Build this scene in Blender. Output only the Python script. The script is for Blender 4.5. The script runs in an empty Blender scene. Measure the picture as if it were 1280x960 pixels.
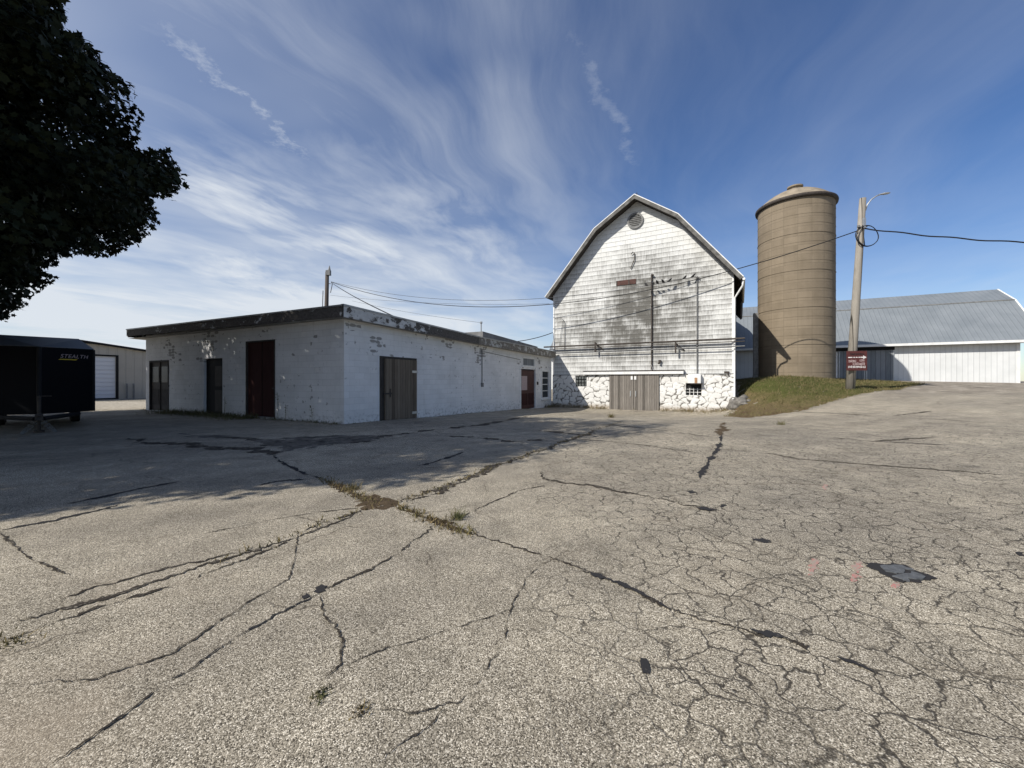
import bpy, bmesh, math, random
import numpy as np
from mathutils import Vector
random.seed(7); rng = np.random.default_rng(7)
R = math.radians
sc = bpy.context.scene
col = sc.collection

# ------------------------------------------------------------------ camera
F, H, HZ = 510.0, 1.35, 476.0          # focal length in photo pixels, eye height, horizon row
cam = bpy.data.cameras.new('camera'); co = bpy.data.objects.new('camera', cam); col.objects.link(co)
cam.sensor_width = 36; cam.lens = F/1280*36; cam.clip_end = 5000; cam.clip_start = .05
cam.shift_y = -(480-HZ)/1280
co.location = (0, 0, H); co.rotation_euler = (R(90), 0, 0); sc.camera = co

def P(px, py, Y):                      # a point seen at a photo pixel, at depth Y
    return Vector(((px-640)/F*Y, Y, H+(HZ-py)/F*Y))

class Frame:                           # local frame of a facade: x along it, y inward, z up
    def __init__(s, o, rz):
        s.o = Vector((o[0], o[1])); s.rz = rz
        s.x = Vector((math.cos(rz), math.sin(rz))); s.y = Vector((-s.x.y, s.x.x))
    def hit(s, px, py, off=0):         # measured position on the plane y = off  ->  (along, z)
        a = (px-640)/F; p = s.o+off*s.y
        t = (a*p.y-p.x)/(s.x.x-a*s.x.y)
        Y = p.y+t*s.x.y
        return t, H+(HZ-py)/F*Y
    def hitx(s, px, py, off=0):        # same on the plane x = off  ->  (inward, z)
        a = (px-640)/F; p = s.o+off*s.x
        t = (a*p.y-p.x)/(s.y.x-a*s.y.y)
        Y = p.y+t*s.y.y
        return t, H+(HZ-py)/F*Y
    def w(s, x, y, z):
        p = s.o+x*s.x+y*s.y
        return Vector((p.x, p.y, z))

C0 = (-5.25, 12.75)
A1 = math.atan2(-.458, .889)
FB = Frame(C0, A1)                     # block building: x along left facade, y along right facade
L0 = (2.885, 28.3)
FN = Frame(L0, math.atan2(-.488, .873))  # white barn gable
W = FN.hit(917, 500)[0]
FM = Frame((36.1, 29.0), A1)           # long metal barn, origin at its right end

# ------------------------------------------------------------------ materials
def mat(name):
    m = bpy.data.materials.new(name); m.use_nodes = True
    nt = m.node_tree
    return m, nt, nt.nodes['Principled BSDF']
def nd(nt, typ, ins=None, **kw):
    n = nt.nodes.new(typ)
    for k, v in kw.items(): setattr(n, k, v)
    for k, v in (ins or {}).items():
        s = n.inputs[k]
        if isinstance(v, bpy.types.NodeSocket): nt.links.new(v, s)
        else: s.default_value = v
    return n
def mth(nt, op, a, b=0.0, c=None):
    n = nt.nodes.new('ShaderNodeMath'); n.operation = op
    for i, v in enumerate((a, b) if c is None else (a, b, c)):
        if isinstance(v, bpy.types.NodeSocket): nt.links.new(v, n.inputs[i])
        else: n.inputs[i].default_value = v
    return n.outputs[0]
def sstep(nt, v, a, b, x=0., y=1.):
    n = nd(nt, 'ShaderNodeMapRange', {0: v, 1: a, 2: b, 3: x, 4: y}); n.interpolation_type = 'SMOOTHSTEP'
    return n.outputs[0]
def mixc(nt, f, a, b, mode='MIX'):
    n = nt.nodes.new('ShaderNodeMix'); n.data_type = 'RGBA'; n.blend_type = mode
    for i, v in ((0, f), (6, a), (7, b)):
        if isinstance(v, bpy.types.NodeSocket): nt.links.new(v, n.inputs[i])
        else: n.inputs[i].default_value = v if i == 0 else (*v[:3], 1)
    return n.outputs[2]
def ramp(nt, f, stops):
    n = nt.nodes.new('ShaderNodeValToRGB'); nt.links.new(f, n.inputs[0])
    e = n.color_ramp.elements
    while len(e) < len(stops): e.new(.5)
    for x, (p, c) in zip(e, stops):
        x.position = p; x.color = (*c, 1) if len(c) == 3 else c
    return n.outputs[0]
def obco(nt, scale=(1, 1, 1), loc=(0, 0, 0), rot=(0, 0, 0), world=False):
    if world: t = nd(nt, 'ShaderNodeNewGeometry').outputs['Position']
    else: t = nd(nt, 'ShaderNodeTexCoord').outputs['Object']
    return nd(nt, 'ShaderNodeMapping', {'Vector': t, 'Scale': scale, 'Location': loc, 'Rotation': rot}).outputs[0]
def noise(nt, v, s, d=4, r=.55, dist=0., out=0):
    return nd(nt, 'ShaderNodeTexNoise', {'Vector': v, 'Scale': s, 'Detail': d, 'Roughness': r, 'Distortion': dist}).outputs[out]
def bump(nt, b, h, st=.5, d=.02):
    n = nd(nt, 'ShaderNodeBump', {'Height': h, 'Strength': st, 'Distance': d}); nt.links.new(n.outputs[0], b.inputs['Normal'])
def setc(nt, b, c, rough=.8, metal=0., spec=.3):
    if isinstance(c, bpy.types.NodeSocket): nt.links.new(c, b.inputs['Base Color'])
    else: b.inputs['Base Color'].default_value = (*c, 1)
    b.inputs['Roughness'].default_value = rough; b.inputs['Metallic'].default_value = metal
    b.inputs['Specular IOR Level'].default_value = spec

def plain(name, c, rough=.7, var=.25, sc_=6., metal=0., spec=.3, bmp=0.):
    m, nt, b = mat(name); v = obco(nt)
    n = noise(nt, v, sc_, 6)
    d = tuple(x*(1-var) for x in c); l = tuple(min(1, x*(1+var)) for x in c)
    setc(nt, b, ramp(nt, n, [(.3, d), (.7, l)]), rough, metal, spec)
    if bmp: bump(nt, b, noise(nt, v, sc_*6, 4), bmp, .01)
    return m

M = {}
def make_asphalt():
    m, nt, b = mat('worn asphalt')
    g = nd(nt, 'ShaderNodeNewGeometry').outputs['Position']
    v = nd(nt, 'ShaderNodeMapping', {'Vector': g, 'Scale': (1, 1, 0)}).outputs[0]
    # aggregate
    vo = nd(nt, 'ShaderNodeTexVoronoi', {'Vector': v, 'Scale': 225., 'Randomness': 1.}, voronoi_dimensions='2D')
    cellv = nd(nt, 'ShaderNodeSeparateColor', {0: vo.outputs['Color']}).outputs[0]
    agg = ramp(nt, cellv, [(0, (.05, .044, .037)), (.24, (.16, .144, .116)), (.55, (.335, .308, .255)), (.86, (.49, .452, .38)), (.97, (.83, .785, .69))])
    fine = noise(nt, v, 260, 2, .7)
    agg = mixc(nt, .5, agg, ramp(nt, fine, [(.3, (.3, .3, .3)), (.7, (.75, .74, .72))]), 'OVERLAY')
    # broad weathering
    n1 = noise(nt, v, .35, 5, .6); n2 = noise(nt, v, 2.3, 5, .6)
    agg = mixc(nt, 1., agg, ramp(nt, n1, [(.3, (.76, .75, .74)), (.7, (1.14, 1.115, 1.06))]), 'MULTIPLY')
    agg = mixc(nt, 1., agg, ramp(nt, n2, [(.3, (.74, .735, .725)), (.68, (1.1, 1.09, 1.07))]), 'MULTIPLY')
    # tyre-dark stains
    st = sstep(nt, noise(nt, v, .22, 3, .5, .6), .56, .72)
    agg = mixc(nt, mth(nt, 'MULTIPLY', st, .35), agg, (.09, .085, .078))
    lane = nd(nt, 'ShaderNodeMapping', {'Vector': v, 'Rotation': (0, 0, R(-24)), 'Scale': (1, 1, 1)}).outputs[0]
    lane = nd(nt, 'ShaderNodeMapping', {'Vector': lane, 'Scale': (.12, .95, 1)}).outputs[0]
    agg = mixc(nt, 1., agg, ramp(nt, noise(nt, lane, .9, 4, .5), [(.35, (.84, .83, .82)), (.62, (1.07, 1.06, 1.04))]), 'MULTIPLY')
    spots = sstep(nt, noise(nt, v, 1.6, 2, .4), .70, .78)
    agg = mixc(nt, mth(nt, 'MULTIPLY', spots, .45), agg, (.075, .068, .06))
    dust = sstep(nt, noise(nt, nd(nt, 'ShaderNodeMapping', {'Vector': v, 'Location': (5, 3, 0)}).outputs[0], .55, 5, .65), .55, .75)
    agg = mixc(nt, mth(nt, 'MULTIPLY', dust, .22), agg, (.36, .30, .22))
    # crazing: two crack scales, warped
    wv = nd(nt, 'ShaderNodeTexNoise', {'Vector': v, 'Scale': 3.2, 'Detail': 3., 'Roughness': .6})
    off = nd(nt, 'ShaderNodeVectorMath', {0: wv.outputs['Color'], 1: (.5, .5, .5)}, operation='SUBTRACT').outputs[0]
    off = nd(nt, 'ShaderNodeVectorMath', {0: off, 3: .34}, operation='SCALE').outputs[0]
    v2 = nd(nt, 'ShaderNodeVectorMath', {0: v, 1: off}, operation='ADD').outputs[0]
    wf = nd(nt, 'ShaderNodeTexNoise', {'Vector': v, 'Scale': 22., 'Detail': 2.})
    off2 = nd(nt, 'ShaderNodeVectorMath', {0: wf.outputs['Color'], 1: (.5, .5, .5)}, operation='SUBTRACT').outputs[0]
    off2 = nd(nt, 'ShaderNodeVectorMath', {0: off2, 3: .04}, operation='SCALE').outputs[0]
    v2 = nd(nt, 'ShaderNodeVectorMath', {0: v2, 1: off2}, operation='ADD').outputs[0]
    sx = nd(nt, 'ShaderNodeSeparateXYZ', {0: g}); X, Y = sx.outputs[0], sx.outputs[1]
    warp = mth(nt, 'MULTIPLY', mth(nt, 'SUBTRACT', noise(nt, v, .6, 4), .5), 3.2)
    xx = mth(nt, 'ADD', X, warp)
    alli = mth(nt, 'MULTIPLY', sstep(nt, xx, -.4, 1.2), sstep(nt, mth(nt, 'ADD', Y, warp), 16., 9.))
    alli = mth(nt, 'MULTIPLY', alli, sstep(nt, noise(nt, v, 1.1, 3), .3, .5, .72, 1.))
    def crack(scale, w0, w1, loc):
        vv = nd(nt, 'ShaderNodeMapping', {'Vector': v2, 'Location': loc}).outputs[0]
        d = nd(nt, 'ShaderNodeTexVoronoi', {'Vector': vv, 'Scale': scale}, voronoi_dimensions='2D', feature='DISTANCE_TO_EDGE').outputs['Distance']
        return sstep(nt, d, w0, w1, 1., 0.)
    c1 = mth(nt, 'MULTIPLY', crack(4.9, .008, .047, (0, 0, 0)), alli)
    c1b = mth(nt, 'MULTIPLY', mth(nt, 'MULTIPLY', crack(9.5, .010, .062, (3, 7, 0)), alli), sstep(nt, noise(nt, v, 1.7, 3), .5, .64))
    big = sstep(nt, noise(nt, v, .9, 3), .44, .62, .0, .85)
    c2 = mth(nt, 'MULTIPLY', crack(1.1, .0015, .013, (9, 2, 0)), big)
    cr = mth(nt, 'MAXIMUM', mth(nt, 'MAXIMUM', c1, c1b), c2)
    cr = mth(nt, 'MULTIPLY', cr, sstep(nt, noise(nt, v, 5, 3), .28, .46, .55, 1.))
    agg = mixc(nt, mth(nt, 'MULTIPLY', cr, .9), agg, (.036, .031, .025))
    # dusty halo near bigger cracks
    halo = mth(nt, 'MULTIPLY', crack(1.1, .0, .09, (9, 2, 0)), big)
    agg = mixc(nt, mth(nt, 'MULTIPLY', halo, .25), agg, (.17, .14, .10))
    # tan silt in the low corner
    silt = mth(nt, 'MULTIPLY', sstep(nt, X, -1.15, -1.75), sstep(nt, Y, 2.3, 1.5))
    silt = mth(nt, 'MULTIPLY', silt, sstep(nt, n2, .35, .6))
    agg = mixc(nt, mth(nt, 'MULTIPLY', silt, .6), agg, (.26, .215, .16))
    # loose grit where the drive meets the metal barn
    gv = mth(nt, 'MULTIPLY', sstep(nt, Y, 17., 24.), sstep(nt, X, 10, 20))
    gr = ramp(nt, noise(nt, v, 1.1, 8, .8), [(.36, (.07, .055, .042)), (.5, (.25, .215, .17)), (.64, (.48, .43, .36))])
    agg = mixc(nt, mth(nt, 'MULTIPLY', gv, .75), agg, gr)
    setc(nt, b, agg, .92, spec=.2)
    h = mth(nt, 'SUBTRACT', mth(nt, 'MULTIPLY', vo.outputs['Distance'], -.5), mth(nt, 'MULTIPLY', cr, 1.4))
    bump(nt, b, h, .5, .006)
    return m
M['asphalt'] = make_asphalt()

def make_dirt(name, a, c, s=5):
    m, nt, b = mat(name); v = obco(nt, world=True)
    n = noise(nt, v, s, 8, .7)
    setc(nt, b, ramp(nt, n, [(.3, a), (.72, c)]), .97, spec=.1)
    bump(nt, b, noise(nt, v, s*9, 6, .7), .9, .03)
    return m
M['dirt'] = make_dirt('crack soil', (.05, .037, .024), (.17, .125, .08), 9)
M['gravel'] = make_dirt('pale gravel', (.25, .22, .17), (.62, .56, .46), 7)
M['rubble'] = make_dirt('broken asphalt', (.045, .04, .034), (.24, .215, .18), 3.5)
M['tar'] = None
def make_crumble(name, a, c, lo, hi):
    m, nt, b = mat(name); v = obco(nt, world=True)
    f = sstep(nt, mth(nt, 'ADD', mth(nt, 'MULTIPLY', noise(nt, v, 75, 4, .75), .6), mth(nt, 'MULTIPLY', noise(nt, v, 9, 4, .6), .4)), lo, hi)
    setc(nt, b, mixc(nt, f, a, c), .95, spec=.1); bump(nt, b, f, .6, .006)
    return m
M['tar'] = make_crumble('crack sealant', (.034, .033, .034), (.20, .18, .15), .56, .66)
M['hair'] = make_crumble('open crack', (.042, .035, .028), (.23, .205, .165), .49, .60)
M['patchtop'] = plain('slate patch', (.10, .105, .11), .85, .3, 30, bmp=.5)
def make_paintmark():
    m, nt, b = mat('worn red paint'); v = obco(nt, world=True)
    vo = nd(nt, 'ShaderNodeTexVoronoi', {'Vector': v, 'Scale': 95.})
    s = nd(nt, 'ShaderNodeSeparateColor', {0: vo.outputs['Color']}).outputs[0]
    f = sstep(nt, mth(nt, 'ADD', noise(nt, v, 14, 4), mth(nt, 'MULTIPLY', s, .45)), .52, .78)
    setc(nt, b, mixc(nt, f, (.42, .17, .15), (.30, .26, .21)), .9)
    return m
M['redpaint'] = make_paintmark()

def make_bank():
    m, nt, b = mat('dry turf'); v = obco(nt, world=True)
    n = noise(nt, v, 1.1, 6, .65); n2 = noise(nt, v, 14, 6, .7)
    g = nd(nt, 'ShaderNodeSeparateXYZ', {0: nd(nt, 'ShaderNodeNewGeometry').outputs['Position']}).outputs[2]
    k = mth(nt, 'ADD', mth(nt, 'MULTIPLY', g, .5), n)
    c = ramp(nt, k, [(.35, (.13, .09, .055)), (.62, (.17, .135, .07)), (.85, (.10, .10, .035)), (1., (.085, .095, .03))])
    c = mixc(nt, 1., c, ramp(nt, n2, [(.3, (.55, .55, .55)), (.7, (1.25, 1.22, 1.15))]), 'MULTIPLY')
    setc(nt, b, c, .98, spec=.1); bump(nt, b, n2, 1., .06)
    return m
M['bank'] = make_bank()
def make_blade(name, a, c):
    m, nt, b = mat(name); v = obco(nt, world=True)
    setc(nt, b, ramp(nt, noise(nt, v, 3.3, 5, .7), [(.36, a), (.62, c)]), .8, spec=.2)
    return m
M['blade'] = make_blade('grass blades', (.19, .15, .075), (.098, .096, .036))
M['weed'] = make_blade('weed blades', (.16, .13, .065), (.085, .092, .036))
M['dryweed'] = make_blade('dry weed blades', (.22, .165, .085), (.12, .105, .04))

def make_block():
    m, nt, b = mat('painted block'); tc = nd(nt, 'ShaderNodeTexCoord').outputs['Object']
    s = nd(nt, 'ShaderNodeSeparateXYZ', {0: tc}); x, z = s.outputs[0], s.outputs[2]
    uv = nd(nt, 'ShaderNodeCombineXYZ', {0: x, 1: z, 2: 0.}).outputs[0]
    br = nd(nt, 'ShaderNodeTexBrick', {'Vector': uv, 'Scale': 1., 'Mortar Size': .006, 'Mortar Smooth': .6, 'Brick Width': .4, 'Row Height': .2,
            'Color1': (.0, .0, .0, 1), 'Color2': (1., 1., 1., 1), 'Mortar': (.5, .5, .5, 1)})
    br.offset = .5
    n = noise(nt, uv, .8, 5, .6); n2 = noise(nt, uv, 6, 6, .65)
    c = ramp(nt, n, [(.3, (.64, .64, .63)), (.7, (.78, .775, .765))])
    c = mixc(nt, .10, c, br.outputs['Color'], 'OVERLAY')
    c = mixc(nt, mth(nt, 'MULTIPLY', br.outputs['Fac'], .22), c, (.34, .35, .36))
    # paint flaked off whole block faces in the upper courses
    ucol = nd(nt, 'ShaderNodeTexVoronoi', {'Vector': nd(nt, 'ShaderNodeMapping', {'Vector': uv, 'Scale': (3.6, 9., 1)}).outputs[0], 'Scale': 1., 'Randomness': .35}, voronoi_dimensions='2D')
    cv = nd(nt, 'ShaderNodeSeparateColor', {0: ucol.outputs['Color']}).outputs[0]
    d = mth(nt, 'MULTIPLY', mth(nt, 'ABSOLUTE', ucol.outputs['Distance']), 1.)
    zband = mth(nt, 'MULTIPLY', sstep(nt, z, 1.95, 2.6), sstep(nt, z, 3.5, 3.0))
    area = sstep(nt, noise(nt, uv, .42, 3, .5), .51, .59)
    prob = mth(nt, 'MULTIPLY', mth(nt, 'MULTIPLY', zband, area), .72)
    ch = mth(nt, 'MULTIPLY', sstep(nt, mth(nt, 'SUBTRACT', cv, mth(nt, 'SUBTRACT', 1., prob)), 0., .03), sstep(nt, mth(nt, 'ADD', d, mth(nt, 'MULTIPLY', n2, .5)), .80, .66))
    # small chips
    chip = sstep(nt, noise(nt, uv, 5.5, 3, .55), .63, .66)
    chip = mth(nt, 'MULTIPLY', chip, sstep(nt, noise(nt, uv, .55, 2), .45, .6))
    low = mth(nt, 'MULTIPLY', sstep(nt, mth(nt, 'ADD', z, mth(nt, 'MULTIPLY', n2, .8)), .8, .35), sstep(nt, noise(nt, uv, 9, 4, .7), .5, .62))
    c = mixc(nt, mth(nt, 'MULTIPLY', ch, .8), c, (.21, .20, .185))
    c = mixc(nt, mth(nt, 'MULTIPLY', chip, .65), c, (.2, .19, .18))
    c = mixc(nt, mth(nt, 'MULTIPLY', low, .6), c, (.17, .16, .14))
    # rain streaks
    stv = nd(nt, 'ShaderNodeMapping', {'Vector': uv, 'Scale': (3., .25, 1)}).outputs[0]
    stk = sstep(nt, noise(nt, stv, 1.6, 5, .6), .55, .8)
    c = mixc(nt, mth(nt, 'MULTIPLY', stk, .3), c, (.36, .34, .3))
    setc(nt, b, c, .75)
    bump(nt, b, mth(nt, 'ADD', mth(nt, 'MULTIPLY', br.outputs['Fac'], -1.), mth(nt, 'SUBTRACT', mth(nt, 'MULTIPLY', n2, .25), mth(nt, 'MULTIPLY', ch, .6))), .55, .012)
    return m
M['block'] = make_block()

def make_fascia(name, cov, paint=(.62, .62, .6), bare=(.055, .05, .045)):
    m, nt, b = mat(name); v = obco(nt, (1, 1, 1.6))
    n = noise(nt, v, 2.6, 8, .68); n3 = noise(nt, v, .5, 3)
    f = sstep(nt, mth(nt, 'ADD', n, mth(nt, 'MULTIPLY', mth(nt, 'SUBTRACT', n3, .5), .5)), cov, cov+.06)
    c = mixc(nt, f, ramp(nt, noise(nt, v, 12, 5), [(.3, bare), (.7, tuple(x*2.4 for x in bare))]), ramp(nt, noise(nt, v, 4, 5), [(.3, tuple(x*.72 for x in paint)), (.7, paint)]))
    setc(nt, b, c, .85); bump(nt, b, f, .3, .004)
    return m
M['fascia_dark'] = make_fascia('peeled dark fascia', .575)
M['fascia_white'] = make_fascia('white fascia', .405)
M['fascia_mid'] = make_fascia('flaking grey fascia', .53, (.5, .5, .47), (.11, .10, .085))
M['soffit'] = plain('soffit boards', (.33, .32, .30), .85, .3, 3)
M['louvre'] = plain('grey louvre', (.13, .13, .125), .85, .3, 6)
M['rakeshade'] = plain('grey soffit shade rake board', (.13, .125, .115), .9, .5, 3)  # dark grey stands in for the shaded soffit band under the trim
M['roofing'] = plain('grey roofing', (.17, .17, .17), .9, .35, 2)
M['metaledge'] = plain('roof edge flashing', (.33, .34, .34), .5, .2, 4, .5)

def make_planks(name, a, c, w=.14, streak=16., vert=True):
    m, nt, b = mat(name); tc = nd(nt, 'ShaderNodeTexCoord').outputs['Object']
    s = nd(nt, 'ShaderNodeSeparateXYZ', {0: tc}); x, z = s.outputs[0], s.outputs[2]
    k = mth(nt, 'DIVIDE', x, w); fl = mth(nt, 'FLOOR', k); fr = mth(nt, 'FRACT', k)
    wn = nd(nt, 'ShaderNodeTexWhiteNoise', {'W': fl}, noise_dimensions='1D').outputs['Value']
    uv = nd(nt, 'ShaderNodeCombineXYZ', {0: mth(nt, 'MULTIPLY', x, streak), 1: mth(nt, 'ADD', mth(nt, 'MULTIPLY', z, .7), mth(nt, 'MULTIPLY', wn, 9.)), 2: 0.}).outputs[0]
    n = noise(nt, uv, 2.2, 6, .65)
    f = mth(nt, 'ADD', mth(nt, 'MULTIPLY', n, .75), mth(nt, 'MULTIPLY', wn, .3))
    cc = ramp(nt, f, [(.3, a), (.75, c)])
    gap = mth(nt, 'MAXIMUM', sstep(nt, fr, .05, .015), sstep(nt, fr, .96, .99))
    cc = mixc(nt, gap, cc, tuple(x*.22 for x in a))
    setc(nt, b, cc, .9, spec=.15)
    bump(nt, b, mth(nt, 'SUBTRACT', mth(nt, 'MULTIPLY', n, .3), gap), .7, .012)
    return m
M['planks'] = make_planks('weathered planks', (.085, .076, .066), (.27, .245, .215))
M['planks_brown'] = make_planks('brown weathered planks', (.085, .066, .05), (.225, .185, .14))
M['darkwood'] = plain('dark timber', (.05, .043, .038), .85, .3, 5)
M['maroon'] = make_planks('maroon door paint', (.036, .015, .014), (.062, .026, .023), .9, 5)
M['maroon2'] = plain('maroon steel door', (.055, .017, .015), .6, .2, 4)
M['brown'] = plain('dark brown door', (.05, .042, .036), .7, .25, 6)
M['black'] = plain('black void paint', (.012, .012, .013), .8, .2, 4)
M['white'] = plain('white trim paint', (.72, .72, .7), .65, .12, 3)
M['iron'] = plain('rusty dark iron', (.055, .045, .038), .7, .4, 8)
M['conduit'] = plain('grey conduit', (.18, .18, .175), .6, .3, 8)
M['cable'] = plain('black cable', (.014, .014, .015), .6, .2, 8)
M['wire'] = plain('weathered wire', (.06, .062, .068), .6, .2, 8)
m, nt, b = mat('dark glass'); setc(nt, b, (.03, .035, .038), .25, spec=.15); M['glass'] = m
m, nt, b = mat('glass block')
v = obco(nt); n_ = noise(nt, v, 9, 4)
setc(nt, b, ramp(nt, n_, [(.3, (.05, .055, .055)), (.7, (.17, .18, .17))]), .25, spec=.6); M['glassblock'] = m

def make_shingle(L, Wd):
    m, nt, b = mat('mossy white shingle siding'); tc = nd(nt, 'ShaderNodeTexCoord').outputs['Object']
    s = nd(nt, 'ShaderNodeSeparateXYZ', {0: tc}); x, z = s.outputs[0], s.outputs[2]
    uv = nd(nt, 'ShaderNodeCombineXYZ', {0: x, 1: mth(nt, 'SUBTRACT', z, 1.72), 2: 0.}).outputs[0]
    br = nd(nt, 'ShaderNodeTexBrick', {'Vector': uv, 'Scale': 1., 'Mortar Size': .007, 'Mortar Smooth': .3, 'Brick Width': .62, 'Row Height': .285,
            'Color1': (0, 0, 0, 1), 'Color2': (1, 1, 1, 1), 'Mortar': (.5, .5, .5, 1), 'Bias': 0.})
    br.offset = .5
    bc = nd(nt, 'ShaderNodeSeparateColor', {0: br.outputs['Color']}).outputs[0]
    fr = mth(nt, 'FRACT', mth(nt, 'DIVIDE', mth(nt, 'SUBTRACT', z, 1.72), .285))
    base = ramp(nt, noise(nt, uv, .9, 4), [(.3, (.63, .63, .60)), (.7, (.745, .745, .72))])
    # grime zones: down the middle under the loft door, and along the lower third
    def gauss(v_, c0, w0):
        d = mth(nt, 'DIVIDE', mth(nt, 'SUBTRACT', v_, c0), w0)
        return mth(nt, 'POWER', 2.718, mth(nt, 'MULTIPLY', mth(nt, 'MULTIPLY', d, d), -1.))
    zone = mth(nt, 'MULTIPLY', gauss(x, L[0], 1.3), gauss(z, L[1], 3.0))
    zone2 = mth(nt, 'MULTIPLY', gauss(x, L[0]+2.4, 2.2), gauss(z, L[1]+.3, 1.7))
    zone3 = mth(nt, 'MULTIPLY', gauss(z, 4.6, 2.2), gauss(x, Wd*.42, Wd*.42))
    zz = mth(nt, 'ADD', mth(nt, 'ADD', mth(nt, 'MULTIPLY', zone, .6), mth(nt, 'MULTIPLY', zone2, .5)), mth(nt, 'MULTIPLY', zone3, .62))
    edge = sstep(nt, z, 10.6, 8.2)
    nz = noise(nt, uv, .75, 5, .62)
    stv = nd(nt, 'ShaderNodeMapping', {'Vector': uv, 'Scale': (9., .9, 1)}).outputs[0]
    stk = noise(nt, stv, 1.3, 6, .7)
    fine = noise(nt, uv, 9, 5, .7)
    g = mth(nt, 'MULTIPLY', mth(nt, 'ADD', zz, mth(nt, 'MULTIPLY', edge, .38)), sstep(nt, nz, .28, .62, .5, 1.25))
    loc = mth(nt, 'ADD', mth(nt, 'ADD', mth(nt, 'MULTIPLY', stk, 1.5), mth(nt, 'MULTIPLY', bc, .28)), mth(nt, 'MULTIPLY', fine, .55))
    loc = mth(nt, 'ADD', loc, mth(nt, 'MULTIPLY', fr, .55))       # dirt gathers on each upper lap
    f = mth(nt, 'MULTIPLY', sstep(nt, mth(nt, 'ADD', loc, mth(nt, 'MULTIPLY', g, 1.0)), 1.38, 3.0), sstep(nt, g, .0, .25, .35, 1.))
    c = mixc(nt, mth(nt, 'MULTIPLY', f, .95), base, (.095, .09, .078))
    c = mixc(nt, mth(nt, 'MULTIPLY', br.outputs['Fac'], .55), c, (.17, .165, .15))
    sm = sstep(nt, z, 4.45, 4.15, 0., 1.); sm = mth(nt, 'MULTIPLY', sm, sstep(nt, z, 3.3, 4.1))
    c = mixc(nt, mth(nt, 'MULTIPLY', mth(nt, 'MULTIPLY', sm, sstep(nt, noise(nt, nd(nt, 'ShaderNodeMapping', {'Vector': uv, 'Scale': (.6, 2, 1)}).outputs[0], 1.4, 4), .42, .62)), .6), c, (.13, .125, .11))
    setc(nt, b, c, .8, spec=.25)
    bump(nt, b, mth(nt, 'SUBTRACT', mth(nt, 'MULTIPLY', fine, .3), br.outputs['Fac']), .4, .01)
    return m
M['shingle'] = make_shingle(FN.hit(795, 370), W)

def make_stone():
    m, nt, b = mat('whitewashed rubble'); tc = nd(nt, 'ShaderNodeTexCoord').outputs['Object']
    s = nd(nt, 'ShaderNodeSeparateXYZ', {0: tc})
    uv = nd(nt, 'ShaderNodeCombineXYZ', {0: s.outputs[0], 1: mth(nt, 'MULTIPLY', s.outputs[2], 1.35), 2: 0.}).outputs[0]
    wv = nd(nt, 'ShaderNodeTexNoise', {'Vector': uv, 'Scale': 3., 'Detail': 3.}).outputs['Color']
    o = nd(nt, 'ShaderNodeVectorMath', {0: wv, 1: (.5, .5, .5)}, operation='SUBTRACT').outputs[0]
    o = nd(nt, 'ShaderNodeVectorMath', {0: o, 3: .34}, operation='SCALE').outputs[0]
    uv2 = nd(nt, 'ShaderNodeVectorMath', {0: uv, 1: o}, operation='ADD').outputs[0]
    d = nd(nt, 'ShaderNodeAttribute', attribute_name='edge').outputs['Fac']
    n = noise(nt, uv, 7, 6, .7)
    line = mth(nt, 'MULTIPLY', sstep(nt, d, .02, .085, 1., 0.), sstep(nt, noise(nt, uv, 2.2, 4), .34, .52))
    c = ramp(nt, noise(nt, uv, 1.3, 4), [(.3, (.62, .61, .575)), (.7, (.75, .74, .71))])
    c = mixc(nt, mth(nt, 'MULTIPLY', line, .95), c, (.10, .09, .075))
    c = mixc(nt, mth(nt, 'MULTIPLY', sstep(nt, n, .62, .68), .7), c, (.25, .22, .19))
    low = mth(nt, 'MULTIPLY', sstep(nt, mth(nt, 'ADD', s.outputs[2], mth(nt, 'MULTIPLY', n, .6)), .25, -.1), .7)
    c = mixc(nt, low, c, (.33, .26, .18))
    setc(nt, b, c, .85)
    bump(nt, b, n, .6, .03)
    return m
M['stone'] = make_stone()
M['fieldstone'] = plain('field stone', (.15, .14, .125), .95, .5, 7, bmp=.7)

def make_silo():
    m, nt, b = mat('concrete staves')
    uv = nd(nt, 'ShaderNodeUVMap').outputs[0]
    br = nd(nt, 'ShaderNodeTexBrick', {'Vector': uv, 'Scale': 1., 'Mortar Size': .012, 'Mortar Smooth': .5, 'Brick Width': .72, 'Row Height': .56, 'Color1': (.0, .0, .0, 1), 'Color2': (1, 1, 1, 1), 'Mortar': (.5, .5, .5, 1)})
    br.offset = 0.
    n = noise(nt, uv, 1.1, 6, .65)
    stv = nd(nt, 'ShaderNodeMapping', {'Vector': uv, 'Scale': (2.2, .22, 1)}).outputs[0]
    k = mth(nt, 'ADD', mth(nt, 'MULTIPLY', n, .6), mth(nt, 'MULTIPLY', noise(nt, stv, 1.4, 5), .4))
    c = ramp(nt, k, [(.3, (.185, .15, .106)), (.7, (.26, .212, .154))])
    c = mixc(nt, .08, c, br.outputs['Color'], 'OVERLAY')
    c = mixc(nt, mth(nt, 'MULTIPLY', br.outputs['Fac'], .4), c, (.1, .085, .065))
    setc(nt, b, c, .92, spec=.15)
    bump(nt, b, mth(nt, 'SUBTRACT', mth(nt, 'MULTIPLY', noise(nt, uv, 20, 4), .3), br.outputs['Fac']), .4, .01)
    return m
M['silo'] = make_silo()
M['hoop'] = plain('weathered hoop', (.16, .13, .094), .8, .3, 5)
M['dome'] = plain('weathered dome concrete', (.27, .225, .165), .85, .3, 2)

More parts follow.
